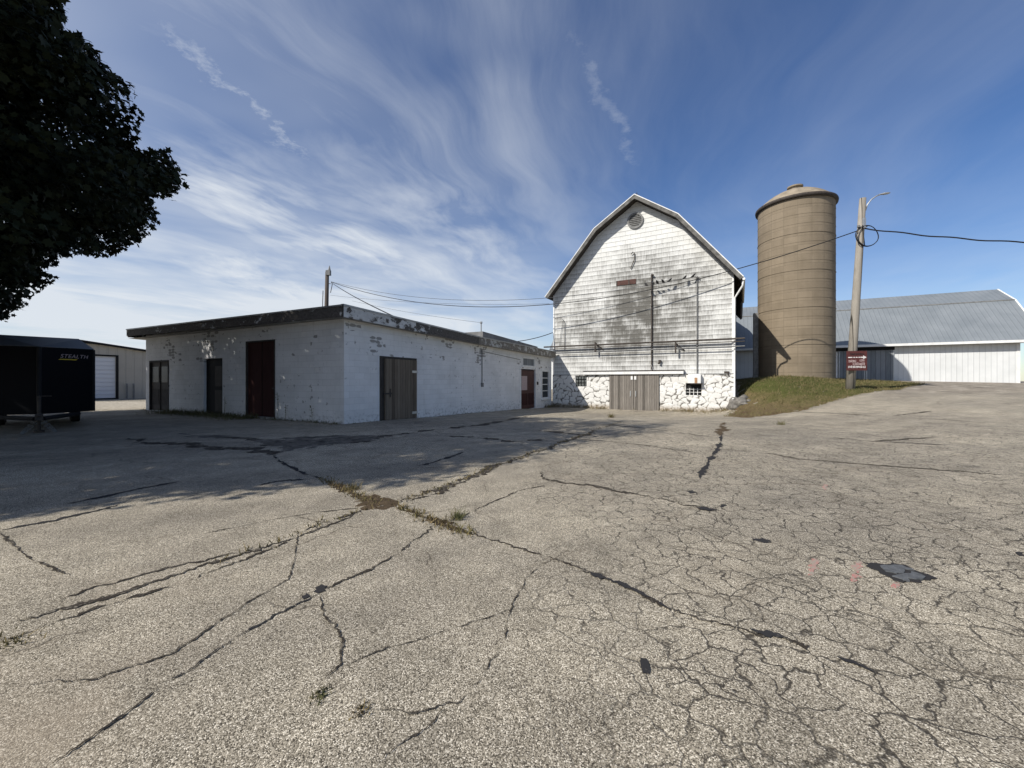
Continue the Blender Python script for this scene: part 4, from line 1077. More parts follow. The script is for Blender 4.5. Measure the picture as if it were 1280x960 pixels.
# ------------------------------------------------------------------ silo
SC = (18.28, 26.35); RS = 2.07
silo = empty('silo', (*SC, 0), 0, 'tall tan concrete stave silo with domed cap beside the white barn', 'silo')
mb = MB(); mb.lathe([(RS, .6), (RS, 4), (RS, 8), (RS, 12.45)], 72, uvs=True); mb.build('shell', M['silo'], silo, smooth=True)
for k in range(1, 22):
    z_ = 1.3+k*.56
    if z_ > 12.4: break
    big = k % 4 == 0
    mb = MB(); r_ = .013 if big else .006
    mb.lathe([(RS-.005, z_-r_), (RS+r_*1.6, z_-r_*.5), (RS+r_*1.6, z_+r_*.5), (RS-.005, z_+r_)], 72); mb.build('hoop', M['hoop'], silo, smooth=True)
mb = MB(); mb.lathe([(RS-.05, 12.37), (RS+.13, 12.40), (RS+.15, 12.52), (RS+.13, 12.59), (RS-.05, 12.60)], 72); mb.build('rim', M['iron'], silo, smooth=True)
prof = [(r_*(RS+.06), 12.60+1.02*(1-r_**2.1)) for r_ in (1, .9, .78, .65, .5, .36, .24, .16)]
mb = MB(); mb.lathe(prof+[(0, prof[-1][1]+.02)], 36); mb.build('dome', M['dome'], silo)
zt_ = prof[-1][1]
mb = MB(); mb.lathe([(.34, zt_-.15), (.32, zt_+.18), (.44, zt_+.20), (.44, zt_+.28), (0, zt_+.33)], 24); mb.build('cap_vent', M['dome'], silo)
mb = MB(); th = math.atan2(.57, -.82)+.12
ux, uy = math.cos(th), math.sin(th); rzc = math.atan2(uy, ux)
mb.box(RS-.05, RS+.26, -.32, .32, .8, 5.85); ch = mb.build('chute', M['conduit'], silo, (0, 0, 0), rzc)

# ------------------------------------------------------------------ long metal barn
lb = empty('metal_barn', (36.1, 29.0, 0), A1, 'long white metal barn with blue grey gambrel roof behind the silo', 'barn')
XLb, XRb = -36., 1.0
ze = FM.hit(1275, 425.2, -.5)[1]; yb_, zb_ = FM.hitx(1268, 374.7, XRb); yr_, zr_ = FM.hitx(1246, 361.7, XRb)
print('metal barn eave', ze, 'break', yb_, zb_, 'ridge', yr_, zr_)
prof = [(-.5, ze), (yb_, zb_), (yr_, zr_), (2*yr_-yb_, zb_), (2*yr_+.5, ze)]
def slab(mb, pa, pb, t, x0, x1, mi=0):
    (ya, za), (yc, zc) = pa, pb
    n_v = Vector((-(zc-za), yc-ya)).normalized()*t
    q = [(ya, za), (yc, zc), (yc-n_v.x, zc-n_v.y), (ya-n_v.x, za-n_v.y)]
    i = len(mb.v); mb.v += [(x0, a_, z_) for a_, z_ in q]+[(x1, a_, z_) for a_, z_ in q]
    for f in ((0, 1, 2, 3), (7, 6, 5, 4), (0, 4, 5, 1), (1, 5, 6, 2), (2, 6, 7, 3), (3, 7, 4, 0)): mb.f.append([i+k for k in f]); mb.m.append(mi)
mb = MB()
for i in range(4): slab(mb, prof[i], prof[i+1], .08, XLb, XRb)
mb.build('roof', M['bluemetal'], lb)
mb = MB(); 
for i in range(4):
    a_, c_ = prof[i], prof[i+1]; a2 = (a_[0], a_[1]+.03); c2 = (c_[0], c_[1]+.03); slab(mb, a2, c2, .22, XRb+.002, XRb+.10)
mb.build('rake_trim', M['white'], lb)
mb = MB(); mb.box(XLb, XRb, yb_-.06, yb_+.12, zb_-.03, zb_+.05); mb.build('break_flashing', M['conduit'], lb)
mb = MB(); mb.box(XLb, XRb, -.62, -.5, ze-.16, ze+.02); mb.build('gutter', M['white'], lb)
mb = MB(); mb.box(XLb+.3, XRb-.3, -.48, 0, ze-.17, ze-.11); mb.build('soffit', M['conduit'], lb)
xd0 = FM.hit(1046, 455)[0]; xd1 = FM.hit(1117.5, 455)[0]; xdm = FM.hit(1081.5, 455)[0]
zt_ = ze-.12
mb = MB(); mb.box(xd1, 0, 0, .15, 0, zt_); mb.box(XLb+.3, xd0-.05, 0, .15, 0, zt_); mb.box(xd0-.05, xd1, 0.05, .15, 0, zt_); mb.box(-.15, 0, .15, 2*yr_, 0, zt_); mb.box(XLb+.3, XLb+.45, .15, 2*yr_, 0, zt_); mb.box(XLb+.45, -.15, 2*yr_-.15, 2*yr_, 0, zt_)
mb.build('wall', M['whitemetal'], lb)
mb = MB(); mb.quad(*[(-.075, y_, z_-.09) for y_, z_ in reversed(prof)]); mb.build('gable', M['whitemetal'], lb)
mb = MB(); mb.quad(*[(XLb+.37, y_, z_-.09) for y_, z_ in prof]); mb.build('gable', M['whitemetal'], lb)
zdt = FM.hit(1082, 438.5)[1]
for a_, c_ in ((xd0+.1, xdm-.03), (xdm+.03, xd1-.03)):
    dl = sub(lb, 'door', M['greypanel'], [(0, c_-a_, -.10, -.03, 1.1, zdt)], (a_, 0, 0))
    for xe in (0, c_-a_-.06): sub(dl, 'door_edge', M['galv'], [(xe, xe+.06, -.12, -.102, 1.1, zdt)], (0, 0, 0))
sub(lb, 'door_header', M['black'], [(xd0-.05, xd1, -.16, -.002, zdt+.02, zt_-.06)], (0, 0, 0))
sub(lb, 'corner_trim', M['white'], [(xd0-.25, xd0+.04, -.06, -.002, 1.0, zdt)], (0, 0, 0))
sub(lb, 'corner_trim', M['white'], [(-.16, .01, -.03, -.002, 1.0, zt_-.05)], (0, 0, 0))

# ------------------------------------------------------------------ utility poles, lamp, sign, wires
def upole(name, base, topp, r0, r1, mat_, label):
    base, topp = Vector(base), Vector(topp); e = empty(name, base, 0, label, 'utility pole')
    d = topp-base; mb = MB(); mb.tube([d*(-.04), d*.33, d*.66, d], r0, 14, r1=r1); mb.build('shaft', mat_, e, smooth=True)
    return e, d
pb = P(1062.5, 487, 20.5); pb.z = gzl(pb.x, pb.y)-.02; pt = P(1078.5, 248, 20.3)
up, dv = upole('utility_pole', pb, pt, .205, .14, M['pole'], 'leaning grey wooden utility pole with a street lamp arm near the silo')
mb = MB(); a0 = dv*.985-dv.normalized()*.4
pts_ = [Vector((.1, -.03, dv.z-.62)), Vector((.17, -.06, dv.z-.34)), Vector((.34, -.11, dv.z-.09)), Vector((.54, -.17, dv.z+.05)), Vector((.72, -.22, dv.z+.11))]
pts_ = [Vector((dv.x, dv.y, 0))+p_ for p_ in pts_]
mb.tube(pts_, .03, 8); arm = mb.build('lamp_arm', M['galv'], up, smooth=True)
mb = MB(); e_ = pts_[-1]; mb.tube([e_+Vector((-.12, .03, -.02)), e_+Vector((.05, -.02, .0)), e_+Vector((.3, -.1, .02)), e_+Vector((.5, -.16, .0)), e_+Vector((.56, -.18, -.01))], 1, 10, r1=None) if False else None
lv = [(-.15, .035), (-.02, .07), (.15, .11), (.35, .10), (.46, .05), (.5, .01)]
dirv = Vector((1, -.3, .05)).normalized()
i0 = 0
for (q, r_) in lv:
    pass
ring = []
for (q, r_) in lv:
    r_ *= .8; c_ = e_+dirv*q*.75; sd = Vector((.3, 1, 0)).normalized()
    ring.append([c_+sd*math.cos(t)*r_+Vector((0, 0, 1))*math.sin(t)*r_*.6 for t in np.linspace(0, 2*math.pi, 11)[:-1]])
for r_a, r_b in zip(ring, ring[1:]):
    for k in range(10): mb.quad(r_a[k], r_a[(k+1) % 10], r_b[(k+1) % 10], r_b[k])
mb.build('lamp_head', M['galv'], arm, smooth=True)
ins = MB(); zc = 1.35+(476-285)/510*20.4-pb.z
fx = dv*(zc/dv.z)
ins.lathe([(.03, -.06), (.07, -.03), (.04, 0), (.07, .03), (.03, .06)], 12, (fx.x-.2, fx.y-.1)); 
for i, v_ in enumerate(ins.v): ins.v[i] = (v_[0], v_[1], v_[2]+zc+.02)
ins.tube([(fx.x-.22, fx.y-.1, zc), (fx.x+.22, fx.y-.1, zc)], .03, 8); ins.box(fx.x-.05, fx.x+.05, fx.y-.24, fx.y-.12, zc-.1, zc+.4); ins.build('insulator', M['galv'], up)
# cable coil hanging on the pole
cc = P(1083.5, 295, 20.15); mb = MB()
for k, (r_, dx) in enumerate(((.56, 0), (.53, .03), (.55, -.02))):
    mb.tube([(dx+r_*math.cos(t), -.02*k+.02*math.sin(3*t), r_*.92*math.sin(t)) for t in np.linspace(0, 2*math.pi, 41)], .015, 6)
mb.tube([(-.2, .0, .53), (-.14, .02, 0), (-.1, .0, -.5)], .02, 6)
o = mb.build('cable_coil', M['cable'], None, cc, smooth=True); tag(o, 'black cable coiled in a loop hanging high on the leaning utility pole', 'cable')
# sign
sp = P(1064.3, 450.8, 20.1); frac = (sp.z-pb.z)/dv.z; ctr = pb+dv*frac
sg = empty('direction_sign', (ctr.x+.01, ctr.y-.27, sp.z), R(-10), 'dark red square sign with a white arrow pointing right on the leaning pole', 'sign')
sg.scale = (.84, 1, .93)
mb = MB(); mb.box(-.53, .53, -.02, .02, -.52, .52); mb.build('board', M['signred'], sg, bevel=.006)
mb = MB(); y_ = -.024
mb.prism([(-.46, .15), (-.24, .155), (-.24, .205), (-.46, .2)], y_, y_+.003)
for x0 in (-.19, -.06, .07): mb.prism([(x0, .155), (x0+.09, .155), (x0+.09, .205), (x0, .205)], y_, y_+.003)
mb.prism([(.18, .15), (.32, .15), (.32, .08), (.5, .18), (.32, .28), (.32, .21), (.18, .21)], y_, y_+.003)
mb.build('arrow', M['signwhite'], sg)
def smudges(rows, mat_, name, seed):
    rg = np.random.default_rng(seed); mb = MB()
    for (x0, x1, z0, hgt) in rows:
        x = x0
        while x < x1:
            w_ = rg.uniform(.03, .07)
            for k in range(2):
                zz = z0+rg.uniform(-.01, .01)+k*hgt*.5; mb.box(x, min(x+w_*rg.uniform(.5, .95), x1), y_-.001, y_+.002, zz, zz+hgt*rg.uniform(.3, .48))
            x += w_+.008
    return mb.build(name, mat_, sg)
smudges([(-.44, -.04, -.08, .13), (.14, .40, -.04, .12), (-.22, .40, -.22, .12)], M['signworn'], 'worn_lettering', 2)
smudges([(-.46, .44, -.38, .12)], M['signwhite'], 'worn_lettering', 3)
smudges([(-.36, .38, .3, .1)], M['black'], 'worn_lettering', 4)

# rear pole behind the block building
rb_ = P(406, 500, 35); rb_.z = 0; rt = P(409, 340, 35)
rp, dv2 = upole('utility_pole', rb_, rt, .2, .15, M['poledark'], 'dark utility pole standing behind the roof of the block building')
mb = MB(); mb.box(dv2.x-.05, dv2.x+.3, -.2, .1, dv2.z-.3, dv2.z+.12); mb.tube([(dv2.x+.18, 0, dv2.z+.12), (dv2.x+.2, 0, dv2.z+.55)], .13, 8, r1=.02); mb.build('pole_cap', M['conduit'], rp)
mb = MB(); mb.tube([(dv2.x*.93+.15, -.05, dv2.z-1.0), (dv2.x*.93+.5, -.1, dv2.z-1.05), (dv2.x*.9+.35, -.1, dv2.z-1.8)], .03, 6); mb.build('wire_bracket', M['iron'], rp)
mb = MB(); mb.tube([(-.15, 0, dv2.z-1.6), (-.5, .1, 0)], .035, 6); mb.build('guy_wire', M['wire'], rp)
def wire(a, c, sag, r, mat_, label, n=28, wob=0.):
    a, c = Vector(a), Vector(c); mb = MB(); pts_ = []
    for k in range(n+1):
        t = k/n; p_ = a.lerp(c, t); p_.z -= 4*sag*t*(1-t)+wob*math.sin(t*23)*.5; pts_.append(p_-a)
    mb.tube(pts_, r, 6); o = mb.build('power_line', mat_, None, a, smooth=True); return tag(o, label, 'power line')
A_ = P(414, 352.5, 34.9); Bp = P(1072, 288.5, 20.25)
wire(A_, Bp, 2.9, .024, M['cable'], 'heavy black cable sagging between the two poles across the barn gable')
wire(P(1081, 285.5, 20.25), P(1330, 305, 17.5), .12, .03, M['cable'], 'thick slightly kinked cable running right from the leaning pole out of frame', wob=.05)
g1 = FN.hit(870, 345.5, -.3)
wire(P(414, 352, 34.95), FN.w(g1[0], -.3, g1[1]), 1.5, .014, M['wire'], 'thin upper wire from the rear pole to the barn gable where birds perch')
g2 = FN.hit(882, 347, -.2)
wire(P(413, 369, 35), FN.w(0.0, -.7, FN.hit(683, 380, -.7)[1]), .3, .010, M['wire'], 'thinnest faint wire from low on the rear pole to the barn eave')
g3 = FB.hitx(492, 392, -.3)
wire(P(414, 353, 34.9), FB.w(-.3, g3[0], g3[1]-.1), .1, .022, M['cable'], 'short cable dropping from the rear pole to the block building roof')
gA = FN.hit(690, 416, -.05)
vpt = FB.w(-1.1, 9.95, 4.5)
wire(FB.w(-1.6, 14., 3.8), FN.w(-.03, -.1, gA[1]), .12, .025, M['cable'], 'short dark cable from the block roof to the left edge of the barn')
wire(P(440, 376, 30), vpt, .12, .008, M['wire'], 'very thin wire low over the block roof ending at the vent pipe')
# perched birds
def bird(p, label, seed):
    rg = np.random.default_rng(seed); s = .95
    bm = bmesh.new(); prof = [(-.16, .004, .0), (-.09, .025, .02), (-.04, .045, .045), (.01, .06, .07), (.05, .055, .10), (.075, .035, .125), (.09, .04, .15), (.11, .032, .165), (.125, .012, .158), (.15, .003, .15)]
    rows = []
    for (x, r_, z_) in prof: rows.append([bm.verts.new((x*s, r_*1.45*math.cos(t)*s, (z_+r_*1.45*math.sin(t))*s)) for t in np.linspace(0, 2*math.pi, 9)[:-1]])
    for a_, c_ in zip(rows, rows[1:]):
        for k in range(8): bm.faces.new((a_[k], a_[(k+1) % 8], c_[(k+1) % 8], c_[k]))
    bm.faces.new(rows[0]); bm.faces.new(rows[-1][::-1])
    me = bpy.data.meshes.new('bird'); bm.to_mesh(me); bm.free(); me.materials.append(M['feather']); me.polygons.foreach_set('use_smooth', [True]*len(me.polygons))
    o = bpy.data.objects.new('bird', me); col.objects.link(o); o.location = p; o.rotation_euler = (0, 0, rg.uniform(0, 6.28))
    return tag(o, label, 'bird', 'birds on the wire across the barn gable')
a_w, c_w = P(414, 352, 34.95), FN.w(g1[0], -.3, g1[1])
for k, pxb in enumerate((808, 816, 821.5, 829, 837, 856, 866.5)):
    best = min(np.linspace(.5, 1, 400), key=lambda t: abs((lambda p_: p_.x/p_.y*F+640)(a_w.lerp(c_w, t))-pxb))
    p_ = a_w.lerp(c_w, best); p_.z -= 4*1.5*best*(1-best)-.012
    lab = 'small dark bird perched on the thin wire in front of the barn gable'
    if k == 6: lab = 'dark bird farthest right on the thin wire before the barn gable'
    if k == 5: lab = 'dark bird perched alone on the wire right of the taller pipe riser'
    if k == 0: lab = 'dark bird farthest left on the thin wire before the barn gable'
    bird(p_, lab, 60+k)

# ------------------------------------------------------------------ cream building on the left
cbF = Frame((-29.9, 28.7), A1+math.pi/2)
cb = empty('metal_shed', (-29.9, 28.7, 0), cbF.rz, 'low cream metal building with white roll up door and dark roof edge at far left', 'building')
sp_, zp = cbF.hit(97, 424.5); se, ze_ = cbF.hit(180, 437)
sl = (zp-ze_)/(se-sp_)
sR = se+3.0; sLft = sp_-(sR-sp_); zR = zp-sl*(sR-sp_)
dd = rect(cbF, 96, 445, 144.5, 499.5); dd[0] = dd[1]-3.0; dd[2] = .02
wall('wall', sLft+.3, sR-.3, lambda x: zp-sl*abs(x-sp_)-.05, [dd], M['creammetal'], cb, (0, 0, 0), 0, -.5, .2, .12)
mb = MB()
for (a_, za), (c_, zc_) in (((sLft, zR), (sp_, zp)), ((sp_, zp), (sR, zR))):
    mb.prism([(a_, za), (c_, zc_), (c_, zc_-.14), (a_, za-.14)], -.25, 14)
mb.build('roof', M['black'], cb)
mb = MB(); mb.box(sR-.45, sR-.3, .2, 14, -.5, zR-.1); mb.box(sLft+.3, sLft+.45, .2, 14, -.5, zR-.1); mb.box(sLft+.45, sR-.45, 13.8, 14, -.5, zR-.1); mb.build('wall', M['creammetal'], cb)
dr = sub(cb, 'roll_up_door', M['rolldoor'], [(dd[0], dd[1], .06, .12, dd[2], dd[3])], (0, 0, 0))
sub(dr, 'door_frame', M['black'], [(dd[1], dd[1]+.16, -.03, 0, 0, dd[3]+.12), (dd[0]-.16, dd[0], -.03, 0, 0, dd[3]+.12), (dd[0], dd[1], -.03, 0, dd[3], dd[3]+.12), (dd[0], dd[1], -.03, .058, 0, .1)], (0, 0, 0))
for px_, lab in ((158.5, 'left one of two thin grey bollards before the cream metal building'), (167, 'right one of two thin grey bollards before the cream metal building')):
    s_, z_ = cbF.hit(px_, 480, -.25); p = cbF.w(s_, -.25, 0); b_e = empty('bollard', (p.x, p.y, gzl(p.x, p.y)), 0, lab, 'bollard', 'bollards by the cream building')
    mb = MB(); mb.tube([(0, 0, -.1), (0, 0, 1.1)], .06, 10); mb.build('post', M['conduit'], b_e); mb = MB(); mb.lathe([(.062, 1.1), (.05, 1.14), (0, 1.16)], 10); mb.build('cap', M['conduit'], b_e)

# ------------------------------------------------------------------ enclosed trailer, V nose toward the viewer
TN = (-12.75, 11.0); taz = math.atan2(-.654, .757)
tr = empty('cargo_trailer', (*TN, 0), taz, 'black enclosed cargo trailer with V nose and white lettering parked under the tree', 'trailer')
z0, zn, zt = .45, 2.27, 2.62; xs_, xb_ = -.62, -5.2; hw = 1.06
mb = MB()
N0, N1 = (0, 0, z0), (0, 0, zn)
for s_ in (-1, 1):
    Sb, St = (xs_, s_*hw, z0), (xs_, s_*hw, zn+.02); Bb, Bt = (xb_, s_*hw, z0), (xb_, s_*hw, zn+.02)
    q = [N0, N1, St, Sb]; mb.quad(*(q if s_ < 0 else q[::-1]))
    q = [Sb, St, Bt, Bb]; mb.quad(*(q if s_ < 0 else q[::-1]))
mb.quad((xb_, -hw, z0), (xb_, -hw, zn+.02), (xb_, hw, zn+.02), (xb_, hw, z0)); mb.quad(N0, (xs_, hw, z0), (xb_, hw, z0), (xb_, -hw, z0), (xs_, -hw, z0))
mb.build('body', M['trailer'], tr)
mb = MB(); T = -1.15
mb.quad((.03, 0, zn), (T, .78, zt), (T, -.78, zt))
for s_ in (-1, 1):
    q = [(.03, 0, zn), (xs_, s_*(hw+.02), zn+.02), (T, s_*.78, zt)]; mb.quad(*(q if s_ > 0 else q[::-1]))
    q = [(xs_, s_*(hw+.02), zn+.02), (xb_, s_*(hw+.02), zn+.02), (xb_, s_*.78, zt), (T, s_*.78, zt)]; mb.quad(*(q if s_ > 0 else q[::-1]))
mb.quad((T, .78, zt), (xb_, .78, zt), (xb_, -.78, zt), (T, -.78, zt))
mb.build('roof_cap', M['trailercap'], tr)
mb = MB(); mb.tube([(.015, 0, z0), (.015, 0, zn)], .05, 8); mb.build('nose_trim', M['black'], tr)
for s_ in (-1, 1): mb = MB(); mb.tube([(xs_, s_*(hw+.005), z0), (xs_, s_*(hw+.005), zn)], .035, 8); mb.build('corner_trim', M['black'], tr)
mb = MB()
for s_ in (-1, 1): mb.tube([(-.5, s_*.75, z0-.06), (1.0, s_*.06, z0-.06)], .06, 6)
mb.build('tongue', M['black'], tr)
mb = MB(); mb.box(.9, 1.25, -.07, .07, z0-.1, z0+.06); mb.lathe([(.05, z0-.02), (.08, z0+.03), (.0, z0+.08)], 10, (1.2, 0)); mb.build('coupler', M['iron'], tr, bevel=.015)
mb = MB(); mb.tube([(.62, 0, .05), (.62, 0, .95)], .035, 8); mb.tube([(.62, 0, .95), (.62, .22, .95)], .015, 6); mb.lathe([(.0, .02), (.1, .02), (.1, .06), (.0, .06)], 12, (.62, 0)); mb.build('jack', M['iron'], tr)
for s_ in (-1, 1):
    mb = MB()
    for k in range(14):
        t = k/13; p_ = Vector((.95+.05*math.sin(3*t), s_*(.06+.22*math.sin(math.pi*t)), z0-.08-.33*math.sin(math.pi*t*.9)))
        mb.tube([p_+Vector((0, .025*math.cos(a_), .022*math.sin(a_))) for a_ in np.linspace(0, 2*math.pi, 7)], .008, 4)
    mb.build('safety_chain', M['conduit'], tr)
for s_ in (-1, 1):
    for xw in (-2.9, -3.8):
        mb = MB(); w0 = s_*(hw-.28)
        mb.lathe([(.18, -.1), (.31, -.1), (.335, -.05), (.335, .05), (.31, .1), (.18, .1)], 24); o = mb.build('wheel', M['rubber'], tr, (xw, w0, .335), smooth=False); o.rotation_euler = (R(90), 0, 0)
        mb = MB(); mb.lathe([(0, .03), (.1, .05), (.19, .09), (.19, -.09), (.0, -.09)], 20); r_o = mb.build('rim', M['galv'], o)
# lettering on the right hand V face
ang = math.atan2(hw, xs_)
tx = bpy.data.curves.new('lettering', 'FONT'); tx.body = 'STEALTH'; tx.size = .15; tx.shear = .25; tx.extrude = .002; tx.align_x = 'CENTER'; tx.space_character = 1.08
tx.materials.append(M['signworn']); tob = bpy.data.objects.new('lettering_curve', tx); col.objects.link(tob); bpy.context.view_layer.update()
tme = bpy.data.meshes.new_from_object(tob.evaluated_get(bpy.context.evaluated_depsgraph_get())); bpy.data.objects.remove(tob)
to = bpy.data.objects.new('lettering', tme); col.objects.link(to); to.parent = tr
fxx = Vector((xs_, hw, 0)).normalized(); nrm_ = Vector((fxx.y, -fxx.x, 0))
ctr_ = Vector((0, 0, 2.0))+Vector((xs_, hw, 0))*.62+nrm_*.008
to.location = ctr_; to.rotation_euler = (R(90), 0, math.atan2(fxx.y, fxx.x))
mb = MB(); mb.prism([(-.28, 0), (.12, .0), (.16, .03), (-.24, .03)], -.002, .002); o = mb.build('decal_stripe', M['yellow'], tr, ctr_+Vector((0, 0, -.06))-fxx*.08, math.atan2(fxx.y, fxx.x))

# ------------------------------------------------------------------ sun, sky
EL = 39.6
su = Vector((.85, .527, 0)).normalized()*math.cos(R(EL))+Vector((0, 0, -math.sin(R(EL))))
sl_ = bpy.data.lights.new('sun', 'SUN'); sl_.energy = 5.0; sl_.angle = R(.5); sl_.color = (1, .95, .87)
so = bpy.data.objects.new('sun', sl_); col.objects.link(so); so.rotation_euler = su.to_track_quat('-Z', 'Y').to_euler(); so.location = (-40, -10, 40)
wd = bpy.data.worlds.new('World'); sc.world = wd; wd.use_nodes = True
nt = wd.node_tree; bg = nt.nodes['Background']
sky = nd(nt, 'ShaderNodeTexSky', sky_type='NISHITA', sun_disc=False, sun_elevation=R(EL), sun_rotation=math.atan2(-su.x, -su.y), altitude=250., air_density=1.0, dust_density=.3, ozone_density=4.)
d = nd(nt, 'ShaderNodeTexCoord').outputs['Generated']
s3 = nd(nt, 'ShaderNodeSeparateXYZ', {0: d}); dx, dy, dz = s3.outputs
zc = mth(nt, 'ADD', mth(nt, 'MAXIMUM', dz, 0.), .03)
px_ = mth(nt, 'DIVIDE', dx, zc); py_ = mth(nt, 'DIVIDE', dy, zc)
pl = nd(nt, 'ShaderNodeCombineXYZ', {0: px_, 1: py_, 2: 0.}).outputs[0]
# cirrus: stretched, warped noise on a flat high layer
w1 = nd(nt, 'ShaderNodeTexNoise', {'Vector': pl, 'Scale': .55, 'Detail': 3.}).outputs['Color']
o1 = nd(nt, 'ShaderNodeVectorMath', {0: w1, 1: (.5, .5, .5)}, operation='SUBTRACT').outputs[0]
o1 = nd(nt, 'ShaderNodeVectorMath', {0: o1, 3: 1.1}, operation='SCALE').outputs[0]
plw = nd(nt, 'ShaderNodeVectorMath', {0: pl, 1: o1}, operation='ADD').outputs[0]
th_ = R(68)
sw = nd(nt, 'ShaderNodeSeparateXYZ', {0: plw})
uu = mth(nt, 'ADD', mth(nt, 'MULTIPLY', sw.outputs[0], math.cos(th_)), mth(nt, 'MULTIPLY', sw.outputs[1], math.sin(th_)))
vv = mth(nt, 'SUBTRACT', mth(nt, 'MULTIPLY', sw.outputs[1], math.cos(th_)), mth(nt, 'MULTIPLY', sw.outputs[0], math.sin(th_)))
ci = nd(nt, 'ShaderNodeCombineXYZ', {0: mth(nt, 'MULTIPLY', uu, .35), 1: mth(nt, 'MULTIPLY', vv, 1.5), 2: 3.3}).outputs[0]
n1 = noise(nt, ci, 1.0, 9, .6); n2 = noise(nt, pl, .45, 4, .55)
side = sstep(nt, mth(nt, 'SUBTRACT', dx, mth(nt, 'MULTIPLY', dz, .15)), .30, -.36)
cov = mth(nt, 'MULTIPLY', sstep(nt, n1, .30, .80), sstep(nt, n2, .3, .52))
cir = mth(nt, 'MULTIPLY', cov, mth(nt, 'ADD', mth(nt, 'MULTIPLY', side, .6), .13))
veil = mth(nt, 'MULTIPLY', side, mth(nt, 'ADD', .04, mth(nt, 'MULTIPLY', sstep(nt, n2, .3, .7), .38)))
lowv = mth(nt, 'MULTIPLY', sstep(nt, dz, .42, .02), mth(nt, 'ADD', .22, mth(nt, 'MULTIPLY', side, .75)))
lowv = mth(nt, 'MULTIPLY', lowv, sstep(nt, noise(nt, nd(nt, 'ShaderNodeMapping', {'Vector': d, 'Scale': (2, 2, 14)}).outputs[0], 1.6, 6), .3, .65, .45, 1.))
def trail(a, c, w0, brk, amp):
    ax_, ay_ = a; L_ = math.hypot(c[0]-a[0], c[1]-a[1]); tx_, ty_ = (c[0]-a[0])/L_, (c[1]-a[1])/L_
    rx_ = mth(nt, 'SUBTRACT', px_, ax_); ry_ = mth(nt, 'SUBTRACT', py_, ay_)
    t = mth(nt, 'ADD', mth(nt, 'MULTIPLY', rx_, tx_), mth(nt, 'MULTIPLY', ry_, ty_))
    q = mth(nt, 'SUBTRACT', mth(nt, 'MULTIPLY', rx_, ty_), mth(nt, 'MULTIPLY', ry_, tx_))
    q = mth(nt, 'ADD', q, mth(nt, 'MULTIPLY', mth(nt, 'SUBTRACT', noise(nt, pl, 4, 7, .7), .5), w0*4.))
    f = sstep(nt, mth(nt, 'ABSOLUTE', q), w0, 0.)
    f = mth(nt, 'MULTIPLY', f, mth(nt, 'MULTIPLY', sstep(nt, t, -.35, .1), sstep(nt, t, L_+.15, L_*.6)))
    return mth(nt, 'MULTIPLY', mth(nt, 'MULTIPLY', f, mth(nt, 'MULTIPLY', sstep(nt, noise(nt, pl, brk, 3, .5), .18, .5), sstep(nt, noise(nt, pl, 9, 6, .7), .25, .7))), amp)
def dirp(px, py): return ((px-640)/(HZ-py+.03*F)*1.0, F/(HZ-py+.03*F)*1.0)
# (pixel directions of the two trails turned into positions on the layer)
t1 = trail((-.94, 1.04), (-.86, 1.82), .10, 1.4, .55); t2 = trail((.19, 1.16), (.58, 1.86), .055, 2.2, .24)
def band(a, c, w0, amp):
    L_ = math.hypot(c[0]-a[0], c[1]-a[1]); tx_, ty_ = (c[0]-a[0])/L_, (c[1]-a[1])/L_
    rx_ = mth(nt, 'SUBTRACT', sw.outputs[0], a[0]); ry_ = mth(nt, 'SUBTRACT', sw.outputs[1], a[1])
    t = mth(nt, 'ADD', mth(nt, 'MULTIPLY', rx_, tx_), mth(nt, 'MULTIPLY', ry_, ty_))
    q = mth(nt, 'SUBTRACT', mth(nt, 'MULTIPLY', rx_, ty_), mth(nt, 'MULTIPLY', ry_, tx_))
    fb = nd(nt, 'ShaderNodeCombineXYZ', {0: mth(nt, 'MULTIPLY', t, 1.1), 1: mth(nt, 'MULTIPLY', q, 2.5), 2: 1.7}).outputs[0]
    f = mth(nt, 'MULTIPLY', sstep(nt, mth(nt, 'ABSOLUTE', q), w0, 0.), mth(nt, 'MULTIPLY', sstep(nt, t, -.5, .4), sstep(nt, t, L_+.8, L_*.55)))
    return mth(nt, 'MULTIPLY', mth(nt, 'MULTIPLY', f, sstep(nt, noise(nt, fb, 1.3, 8, .58), .2, .78)), amp)
b1 = band((-1.55, 1.45), (-.9, 3.6), 1.0, .95); b2 = band((-.75, 1.5), (.1, 4.2), 1.0, .6); b3 = band((-2.2, 2.6), (-2., 6.), .9, .7)
cir = mth(nt, 'MAXIMUM', mth(nt, 'MAXIMUM', cir, b1), mth(nt, 'MAXIMUM', b2, b3))
allc = mth(nt, 'MAXIMUM', mth(nt, 'MAXIMUM', cir, veil), mth(nt, 'MAXIMUM', t1, t2))
allc = mth(nt, 'MINIMUM', mth(nt, 'ADD', allc, lowv), .92)
hs = nd(nt, 'ShaderNodeHueSaturation', {'Hue': .508, 'Saturation': 1.14, 'Value': 1.08, 'Color': sky.outputs[0]})
skyc = mixc(nt, allc, hs.outputs[0], (7.3, 7.75, 8.3))
nt.links.new(skyc, bg.inputs['Color']); bg.inputs['Strength'].default_value = .095

